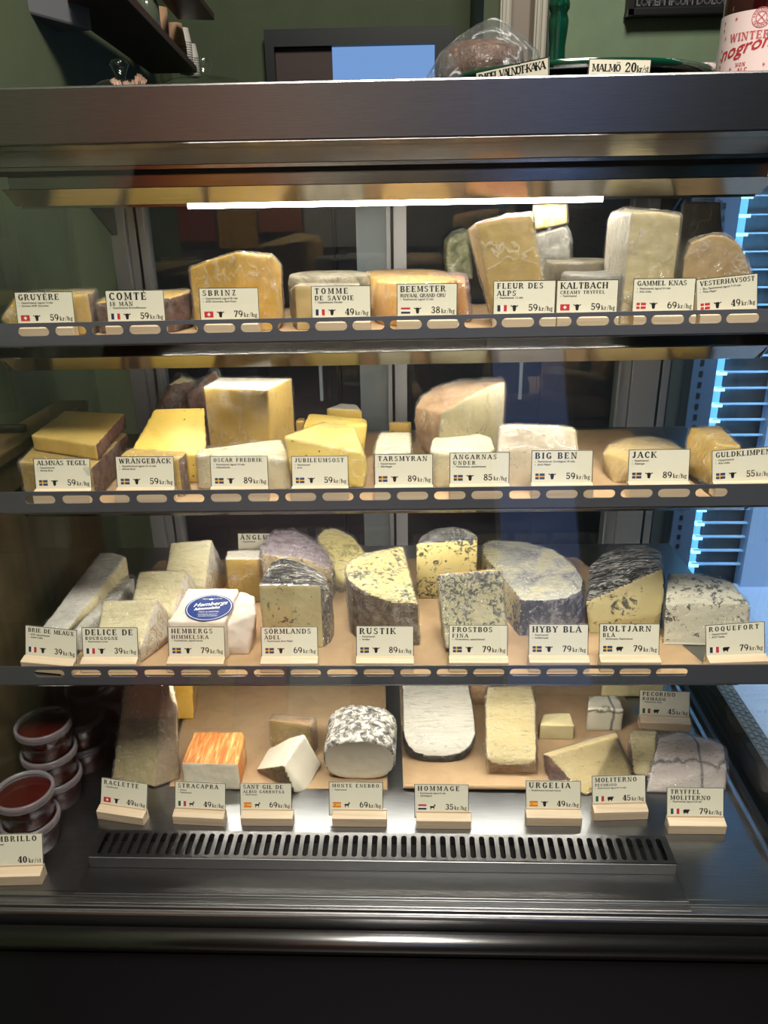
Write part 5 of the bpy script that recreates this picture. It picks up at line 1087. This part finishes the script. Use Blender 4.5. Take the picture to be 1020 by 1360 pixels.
# ------------------------------------------------------------------ red fruit paste tubs
PASTE_R = plain('quince_paste', (66, 15, 11), .25, coat=.3)
TUB = glass('tub_plastic', (.80, .62, .58, 1), 1.45, .08); 
m, nt, p = newmat('tub_lid_plastic'); p.inputs['Base Color'].default_value = lin((150, 146, 152)); p.inputs['Roughness'].default_value = .25; p.inputs['Alpha'].default_value = .45; LID = m
LIDC = glass('tub_lid_clear', (.93, .92, .92, 1), 1.4, .05)
TR, TH = .0425, .050
def tub(c, label, proto=[None]):
    if proto[0] is None:
        t = empty('fruit_paste_tub', c, label, 'tub', 'red fruit paste tubs')
        MB().lathe([(0, .002), (TR*.86, .002), (TR*.93, TH-.010), (0, TH-.010)], 40).build('fruit_paste', PASTE_R, t, smooth=True, bevel=.001)
        MB().lathe([(0, 0), (TR*.88, 0), (TR*.95, TH-.010)], 40).build('tub_wall', TUB, t, smooth=True)
        ld = MB().lathe([(TR*.955, TH-.012), (TR*1.0, TH-.013), (TR*1.03, TH-.010), (TR*1.03, TH-.002), (TR*1.0, TH), (TR*.93, TH), (TR*.90, TH-.004)], 44).build('lid_rim', LID, t, smooth=True)
        MB().lathe([(TR*.90, TH-.004), (TR*.5, TH-.0038), (0, TH-.0038)], 44).build('lid_panel', LIDC, t, smooth=True)
        proto[0] = t; return t
    s = proto[0]; t = s.copy(); COL.objects.link(t); t.location = c; t['label'] = label
    for ch in s.children:
        k = ch.copy(); COL.objects.link(k); k.parent = t
    return t
def stack(px, py, n, names):
    """px, py: middle of the top lid in the photo"""
    zt_ = ZT+.0012+n*TH+.0; top = at_z(px, py, zt_-.002)
    for k in range(n):
        tub((top.x, top.y, ZT+.0006+k*(TH+.0003)), names[k])
S_ = 'red tub, '
stack(31, 1049, 2, [S_+'lower one of the front stack of two by the left corner', S_+'upper one of the front stack of two by the left corner'])
stack(57, 960, 3, [S_+'lowest of the tall stack of three at the left', S_+'middle one of the tall stack of three at the left', S_+'topmost of the tall stack of three at the left'])
stack(103, 949, 2, [S_+'lower one of the pair between the tall stack and the tall pale wedge', S_+'upper one of the pair between the tall stack and the tall pale wedge'])
stack(119, 910, 2, [S_+'lower one of the pair at the back of the left corner', S_+'upper one of the pair at the back of the left corner'])
stack(160, 917, 2, [S_+'lower one of the pair half hidden behind the tall pale wedge', S_+'upper one of the pair half hidden behind the tall pale wedge'])

# ------------------------------------------------------------------ on top of the case
ZC = zat(510, 106, YC)+.0012
# green cake stand
yc0 = 1.42
R_ = .205
cxp = at_y(765, 90, yc0).x
zp = zat(762, 77, yc0-R_)
cs = empty('cake_stand', (cxp, yc0, ZC), 'glossy green glazed cake stand with a tall turned centre column on top of the case', 'cake stand')
GLZ = plain('green_glaze', (6, 54, 38), .12, coat=.8)
hh = zp-ZC
MB().lathe([(0, 0), (.07, 0), (.066, .006), (.03, .02), (.022, hh-.03), (.05, hh-.018), (.13, hh-.016), (R_-.004, hh-.012), (R_, hh-.006), (R_, hh), (R_-.006, hh+.001), (R_-.012, hh-.005), (.1, hh-.008), (0, hh-.008)], 72).build('plate', GLZ, cs, smooth=True)
cp = at_y(740, 60, yc0)
dx = cp.x-cxp
zc2 = [zat(740, q, yc0)-ZC for q in (76, 62, 45, 28, 18, 12, 5, -10, -40)]
col = MB().lathe([(.0, hh-.008), (.017, hh-.006), (.013, zc2[0]), (.0125, zc2[1]), (.0145, zc2[2]), (.0155, zc2[3]), (.0125, zc2[4]), (.016, zc2[5]), (.016, zc2[6]), (.012, zc2[7]), (.013, zc2[8]), (0, zc2[8])], 36, (dx, 0, 0)).build('column', GLZ, cs, smooth=True)
def rim_tag(name, px0, py0, px1, py1, hpx, text, label, price=None):
    yy = yc0-math.sqrt(max(.001, R_**2-(at_y((px0+px1)/2, py0, 1.25).x-cxp)**2))-.004
    a_, b_ = at_y(px0, py0, yy), at_y(px1, py1, yy); wd = (b_-a_).length; ht = hpx/FPX*(RW.T @ np.array([a_.x, a_.y, a_.z-EYE]))[2]*-1
    rz_ = math.asin(max(-.95, min(.95, ((a_.x+b_.x)/2-cxp)/R_))); t = empty(name, ((a_.x+b_.x)/2, yy-.002, (a_.z+b_.z)/2-ht+.003), label, 'price tag', 'name cards on the cake stand', rz_); wd /= math.cos(rz_); b_ = a_+(b_-a_)/math.cos(rz_)
    an = math.atan2(b_.z-a_.z, b_.x-a_.x)
    Mx = Matrix.Translation((-(b_.x-a_.x)/2, 0, ht-(b_.z-a_.z)/2)) @ Matrix.Rotation(-an, 4, 'Y') @ Matrix.Rotation(math.pi/2, 4, 'X')
    c = MB(); c.box(0, wd, -ht, 0, -.0008, 0, 0)
    e = .0012
    for x0, x1, y0, y1 in ((0, e, -ht, 0), (wd-e, wd, -ht, 0), (0, wd, -e, 0)): c.quad([(x0, y0, .0001), (x1, y0, .0001), (x1, y1, .0001), (x0, y1, .0001)], 1)
    co_ = c.build('card', [CARD, EDGE], t, fix=False); co_.data.transform(Mx)
    i = MB()
    if price:
        letters(i, text, wd*.06, -ht*.80, ht*.46, wd*.46, z=.0002); letters(i, price, wd*.585, -ht*.82, ht*.60, track=.0003, z=.0002); letters(i, 'kr/st', wd*.775, -ht*.82, ht*.40, wd*.20, z=.0002)
    else: letters(i, text, wd*.04, -ht*.54, ht*.40, wd*.92, z=.0002)
    io = i.build('lettering', INK, co_, fix=False); io.data.transform(Mx)
rim_tag('name_card', 634, 94, 723, 85, 24, 'DADEL VALNÖT-KAKA', 'white name card for the date and walnut cake on the green rim')
rim_tag('name_card', 781, 81.5, 866, 81.5, 19, 'MALMÖ', 'white price card for 20 kr/st on the right of the green rim', '20')
# cake in a bag
ck_c = at_y(640, 75, yc0-.02); ck_c.z = zp-.006
zt_k = zat(640, 56, yc0-.02)
cake = MB().lathe([(0, 0), (.062, 0), (.068, .008), (.064, (zt_k-ck_c.z)*.75), (.045, zt_k-ck_c.z-.002), (0, zt_k-ck_c.z)], 40)
ko = cake.build('cake', rind('cake_crust', [(.3, (34, 20, 14)), (.6, (84, 56, 40)), (.8, (150, 130, 110))], 60, .45, film=.9, bs=1), loc=ck_c, smooth=True); props(ko, 'dark brown round cake in a clear bag on the green cake stand', 'cake')
bm_ = MB(); pk = at_y(655, 24, yc0-.02)-ck_c
ring = []
for k, (f_, z) in enumerate(((1.16, -.004), (1.08, .25), (.95, .48), (.62, .72), (.3, .9), (.06, 1.0))):
    row = []
    for i in range(48):
        a_ = 2*math.pi*i/48; rr = .070*f_*(1+.05*math.sin(5*a_+k)+.03*math.sin(11*a_+2*k))
        row.append((rr*math.cos(a_)*1.12+pk.x*z, rr*math.sin(a_)*.8, max(0.0005, pk.z*z)))
    ring.append(row)
for k in range(5):
    for i in range(48): j = (i+1) % 48; bm_.quad([ring[k][i], ring[k][j], ring[k+1][j], ring[k+1][i]])
bo = bm_.build('clear_bag', filmmat('bag_film', (.96, .98, 1.0), .04, .2, 14, (.2, .1, .8), .035), loc=ck_c, smooth=True); props(bo, 'clear plastic bag drawn to a peak over the dark cake', 'bag')
# bottle with a pink printed label
yb0 = 1.30
p0, p1_ = at_y(957, 60, yb0), at_y(1066, 60, yb0); rb = (p1_.x-p0.x)/2; bc = Vector(((p0.x+p1_.x)/2, yb0, ZC))
zl0, zl1 = ZC+.004, zat(1000, 10, yb0-rb)
bt = empty('bottle', bc, 'dark red bottle with a white and pink printed label on the case top', 'bottle')
MB().lathe([(0, 0), (rb*.96, 0), (rb*.98, .004), (rb*.98, zl1-ZC+.02), (rb*.8, zl1-ZC+.055), (rb*.36, zl1-ZC+.10), (rb*.33, zl1-ZC+.18), (0, zl1-ZC+.18)], 48).build('glass_body', plain('dark_red_glass', (40, 8, 10), .08, coat=.6), bt, smooth=True)
lab = MB().lathe([(rb, zl0-ZC), (rb, zl1-ZC)], 64).build('label', plain('label_pink_white', (228, 206, 204), .5), bt, smooth=True)
def wrapx(p):            # label plane (metres along the circumference from the front line, height) -> cylinder
    a_ = p[0]/rb-math.pi/2; return ((rb+.0003)*math.cos(a_), (rb+.0003)*math.sin(a_), p[1])
RED = plain('label_red', (176, 44, 52), .5); ROSE = plain('label_rose', (186, 92, 98), .5)
pr = MB()
def lx(px): return math.asin(max(-.99, min(.99, (at_y(px, 60, yb0-rb*.7).x-bc.x)/rb)))*rb
def lz(py): return zat(1000, py, yb0-rb*.9)-ZC
letters(pr, 'WINTER', lx(975), lz(51), lz(40)-lz(51), track=.0012, mi=1, xf=wrapx)
sans(pr, 'nogroni', lx(968), lz(76), (lz(52)-lz(76))*1.15, 0, 0, xf=lambda p: wrapx((p[0]+(p[1]-lz(76))*.3, p[1]+(p[0]-lx(968))*.18, 0)), bold=.0004)
letters(pr, 'NON', lx(982), lz(86), lz(81)-lz(86), track=.0008, mi=0, xf=wrapx); letters(pr, 'ALC', lx(984), lz(93.5), lz(88)-lz(93.5), track=.0008, mi=0, xf=wrapx)
def ringp(cx_, cz_, r0, r1, mi=1, n=36):
    for i in range(n):
        a0, a1 = 2*math.pi*i/n, 2*math.pi*(i+1)/n
        pr.quad([wrapx((cx_+r_*math.cos(a_), cz_+r_*math.sin(a_), 0)) for r_, a_ in ((r1, a0), (r1, a1), (r0, a1), (r0, a0))], mi)
rc = (lz(9)-lz(37))/2; cx_, cz_ = lx(1002), lz(23)
ringp(cx_, cz_, rc*.93, rc); ringp(cx_, cz_, rc*.52, rc*.60)
for i, chh in enumerate('STOCKHOLMS BRÄNNERI '):
    a_ = math.pi*.95-2*math.pi*i/20
    def xf(p, a_=a_): 
        u, v_ = p[0]-.0008, p[1]+rc*.66; return wrapx((cx_+u*math.sin(a_)+v_*math.cos(a_), cz_-u*math.cos(a_)+v_*math.sin(a_), 0))
    letters(pr, chh, 0, 0, rc*.22, xf=xf, mi=1)
for a_ in (math.pi/4, -math.pi/4):
    dx_, dz_ = math.cos(a_)*rc*.48, math.sin(a_)*rc*.48; nx_, nz_ = -math.sin(a_)*.0006, math.cos(a_)*.0006
    pr.quad([wrapx((cx_-dx_-nx_, cz_-dz_-nz_, 0)), wrapx((cx_+dx_-nx_, cz_+dz_-nz_, 0)), wrapx((cx_+dx_+nx_, cz_+dz_+nz_, 0)), wrapx((cx_-dx_+nx_, cz_-dz_+nz_, 0))], 1)
rnd = random.Random(5)
for px, py in ((967, 22), (978, 20), (966, 32), (972, 44), (963, 60), (965, 72), (970, 82), (978, 88), (984, 74), (1012, 86), (990, 62), (964, 88), (1016, 34)):
    x0, z0 = lx(px), lz(py); k = rnd.random()*3
    for j in range(5):
        a_ = k+j*2*math.pi/5; r_ = .0022+rnd.random()*.0014; w_ = .0005
        c_, s_ = math.cos(a_), math.sin(a_)
        pr.quad([wrapx((x0-s_*w_, z0+c_*w_, 0)), wrapx((x0+c_*r_, z0+s_*r_, 0)), wrapx((x0+s_*w_, z0-c_*w_, 0))], 1)
    ringp(x0, z0, .0011, .0015, 1, 10)
pr.build('printed_marks', [RED, ROSE], lab, fix=False)
# small packet lying beside the bottle
pk_ = at_y(936, 92, 1.38); pk_.z = ZC
kt = MB(); hk = zat(936, 83, 1.38)-ZC; kt.tube([(-.022, 0, hk*.5), (.022, 0, hk*.5)], hk*.5, 20)
ko = kt.build('small_roll', [rind('printed_wrapper', [(.4, (214, 188, 184)), (.5, (60, 74, 110)), (.6, (226, 214, 206))], 40, .5)], loc=pk_, smooth=True); props(ko, 'small pink and white wrapped roll between the cake stand and the bottle', 'packet')
# glass cloches and a jar of wooden forks
CLG = glass('cloche_glass', (.96, .98, .97, 1), 1.5, .02)
def cloche(px, label, ytip, ydome, rad, yy):
    c = at_y(px, 100, yy); zt_ = zat(px, ytip, yy); zd = zat(px, ydome, yy)
    o = empty('glass_cloche', (c.x, yy, ZC), label, 'glass cloche', 'glass cloches on the case top')
    h_ = zd-ZC; prof = [(rad, 0)]+[(rad*math.cos(t)**.6 if t < 1.5 else .008, max(.001, h_*math.sin(t))) for t in np.linspace(.1, 1.45, 10)]+[(.008, h_)]
    MB().lathe(prof, 40).build('dome', CLG, o, smooth=True)
    k = zt_-zd
    MB().lathe([(.008, h_), (.0075, h_+.15*k), (.011, h_+.45*k), (.0145, h_+.7*k), (.012, h_+.9*k), (.005, h_+.985*k), (0, h_+k)], 24).build('knob', CLG, o, smooth=True)
cloche(160, 'left glass cloche knob standing among the wooden forks', 78, 106, .05, 1.36)
cloche(271, 'right glass cloche with a rounded clear knob near the end of the wooden shelf', 75, 103, .075, 1.36)
fj = at_y(172, 108, 1.28); zfj = ZC
FW = plain('fork_wood', (206, 172, 150), .6)
MB_ = MB().lathe([(0, 0), (.03, 0), (.032, .0), (.034, .006), (.031, .006), (.029, .003), (0, .003)], 32)
jo = MB_.build('fork_dish', plain('grey_cup', (120, 116, 110), .5), loc=(fj.x, 1.28, zfj), smooth=True); props(jo, 'low dish holding the wooden forks at the left of the case top', 'dish')
for i, (px, py) in enumerate(((147, 106), (150, 104), (153, 106), (157, 107), (164, 108), (168, 107), (173, 109), (177, 106), (181, 101), (184, 98), (187, 99), (190, 102), (194, 105))):
    yq = 1.28+.010*math.sin(px*1.7); tip = at_y(px, py, yq); base = Vector((fj.x+(tip.x-fj.x)*.6, yq+.004, zfj+.004)); d_ = tip-base
    f_ = MB(); q_ = Vector((-d_.z, 0, d_.x)).normalized()
    for s_ in (-1, 0, 1): f_.tube([tuple(d_*.55+q_*s_*.0006), tuple(d_*.75+q_*s_*.0016), tuple(d_+q_*s_*.0016)], [.0007, .0007, .0004], 5)
    f_.tube([(0, 0, 0), tuple(d_*.6)], [.0014, .0012], 6)
    o = f_.build('wooden_fork', FW, loc=base); props(o, 'pale wooden fork with its prongs up in the low dish', 'fork', 'wooden forks in the dish')

# ------------------------------------------------------------------ wooden wall shelves with cups
WD = wood('walnut_shelf', (62, 34, 20), (88, 52, 32), 10, (.5, 6, 6), .4)
s1p = [shp(80, 12), shp(170, 0), shp(263, 96), shp(262, 107), shp(201, 104)]
A_, B2 = shp(80, 12), shp(201, 98); C2, D2 = shp(262, 97), shp(170, 0)
dirn = (B2-A_).normalized(); A0 = A_-dirn*.03; D0 = D2-(C2-D2).normalized()*.16
sh = MB().prism([tuple(A0-Vector((0, 0, SHZ))), tuple(D0-Vector((0, 0, SHZ))), tuple(C2-Vector((0, 0, SHZ))), tuple(B2-Vector((0, 0, SHZ)))], (0, 0, .022))
so = sh.build('wall_shelf', WD, loc=(0, 0, SHZ), bevel=.002); props(so, 'long dark walnut shelf on the green left wall, carrying paper cups', 'shelf')
ZS = SHZ+.022
SHZ2 = zat(285, 25, 3.2)
def sh2(px, py): return at_z(px, py, SHZ2)
q = [sh2(285, 27), sh2(236, 26), sh2(205, -10), sh2(255, -12)]
q0 = [Vector((v.x, v.y, 0)) for v in q]
s2o = MB().prism(q0, (0, 0, .022)).build('wall_shelf', WD, loc=(0, 0, SHZ2), bevel=.002); props(s2o, 'upper dark walnut shelf end above the paper cups', 'shelf')
KR = plain('kraft_cup', (190, 150, 116), .7); WH = plain('white_cup', (222, 216, 206), .6); KD = plain('cup_rim', (222, 196, 164), .6)
def cup_stack(px, py, n, r, mat, rim, label, hstep, h, group):
    """px, py: foot of the stack on the shelf's top, as seen past its front edge"""
    p = at_z(px, py, ZS); 
    for k in range(n):
        c = MB().lathe([(0, h), (r*.74, h), (r*.76, h-.002), (r, .004), (r*1.04, .003), (r*1.04, 0), (r*.96, 0), (r*.70, h-.004)], 28).build('paper_cup', [mat], loc=(p.x, p.y, ZS+.0006+k*hstep), smooth=True)
        props(c, label, 'paper cup', group)
cup_stack(238, 92, 8, .034, KR, KD, 'brown paper cup nested upside down in the front stack on the walnut shelf', .010, .075, 'nested brown paper cups')
cup_stack(257, 103, 9, .027, WH, KD, 'white paper cup nested in the stack near the end of the walnut shelf', .008, .05, 'nested white paper cups')
cup_stack(249, 99, 14, .026, WH, KD, 'white paper cup nested in the tall stack behind the brown cups', .008, .05, 'nested white paper cups in the tall stack')
p = at_z(216, 82, ZS)
o = MB().lathe([(0, 0), (.03, 0), (.034, .16), (0, .16)], 28).build('kraft_tube', KR, loc=(p.x, p.y, ZS+.0006), smooth=True); props(o, 'tall smooth brown paper tube left of the brown cups', 'paper tube')
p = at_z(200, 66, ZS)
o = MB().lathe([(0, 0), (.04, 0), (.04, .12), (.03, .15), (0, .15)], 28).build('glass_jar', plain('jar_glass_green', (96, 104, 88), .15, coat=.6), loc=(p.x, p.y, ZS+.0006), smooth=True); props(o, 'greenish glass jar on the walnut shelf at the picture top', 'jar')
# grey wall box at the upper left
pb = [at_y(35, 20, 1.9), at_y(120, -2, 2.1)]
gb_ = MB(); v0 = at_y(36, 18, 1.95); v1 = at_y(118, 0, 2.15)
dd = Vector((v1.x-v0.x, v1.y-v0.y, 0)); gb_.prism([(0, 0, 0), (dd.x, dd.y, .0), (dd.x, dd.y, .2), (0, 0, .2)], (-.12, .02, 0))
o = gb_.build('wall_box', plain('grey_plastic', (120, 120, 124), .5), loc=(v0.x, v0.y, v0.z), bevel=.006); props(o, 'pale grey box mounted high on the green left wall', 'wall box')

# ------------------------------------------------------------------ letter board on the sage wall
yl = 2.88
b0, b1_ = at_y(830, 24, yl), at_y(1090, 14, yl)
lbw = b1_.x-b0.x
lbo = empty('letter_board', (b0.x, yl, b0.z), 'black grooved letter board with white capitals on the sage wall', 'letter board')
fr_ = MB(); hH = .42
fr_.box(0, lbw, -.03, .012, 0, .022); fr_.box(0, .022, -.03, .012, 0, hH); fr_.box(lbw-.022, lbw, -.03, .012, 0, hH); fr_.box(0, lbw, -.03, .012, hH-.022, hH)
fr_.build('frame', BLACK, lbo, bevel=.003)
fe = MB(); fe.box(.02, lbw-.02, -.008, .01, .02, hH-.02)
for i in range(40): fe.box(.022, lbw-.022, -.0105, -.008, .024+i*.0095, .030+i*.0095)
fe.build('felt_panel', plain('black_felt', (18, 18, 20), .9), lbo)
x0 = at_y(843, 8, yl).x-b0.x; x1 = at_y(958, 3, yl).x-b0.x; zL = zat(843, 9, yl)-b0.z
hL = zat(843, 0, yl)-zat(843, 10, yl)
lt_ = MB(); v, f = font_mesh('LOREM IPSUM DOLOR', 1.0); mw = max(q[0] for q in v)
sz = hL/.72
v15, _ = font_mesh('LOREM IPSUM DOLO', 1.0); wk = (x1-x0)/(max(q[0] for q in v15)*sz)
sans(lt_, 'LOREM IPSUM DOLOR', 0, 0, 1.0, 0, 0, xf=lambda p: (x0+p[0]*sz*wk, -.0125, zL+p[1]*sz), bold=.018)
lt_.build('white_letters', plain('white_letters', (226, 226, 226), .5), lbo, fix=False)
# marker pen on the side counter
pm = at_z(14, 575, zc_); pm.z = zc_+.0080
mk = MB(); mk.tube([(-.040, 0, 0), (-.037, 0, 0), (.024, .002, 0), (.027, .002, 0)], [.006, .0075, .0075, .006], 16)
mko = mk.build('marker_pen', BLACK, loc=pm, smooth=True); props(mko, 'black marker pen lying on the narrow ledge left of the case', 'pen')
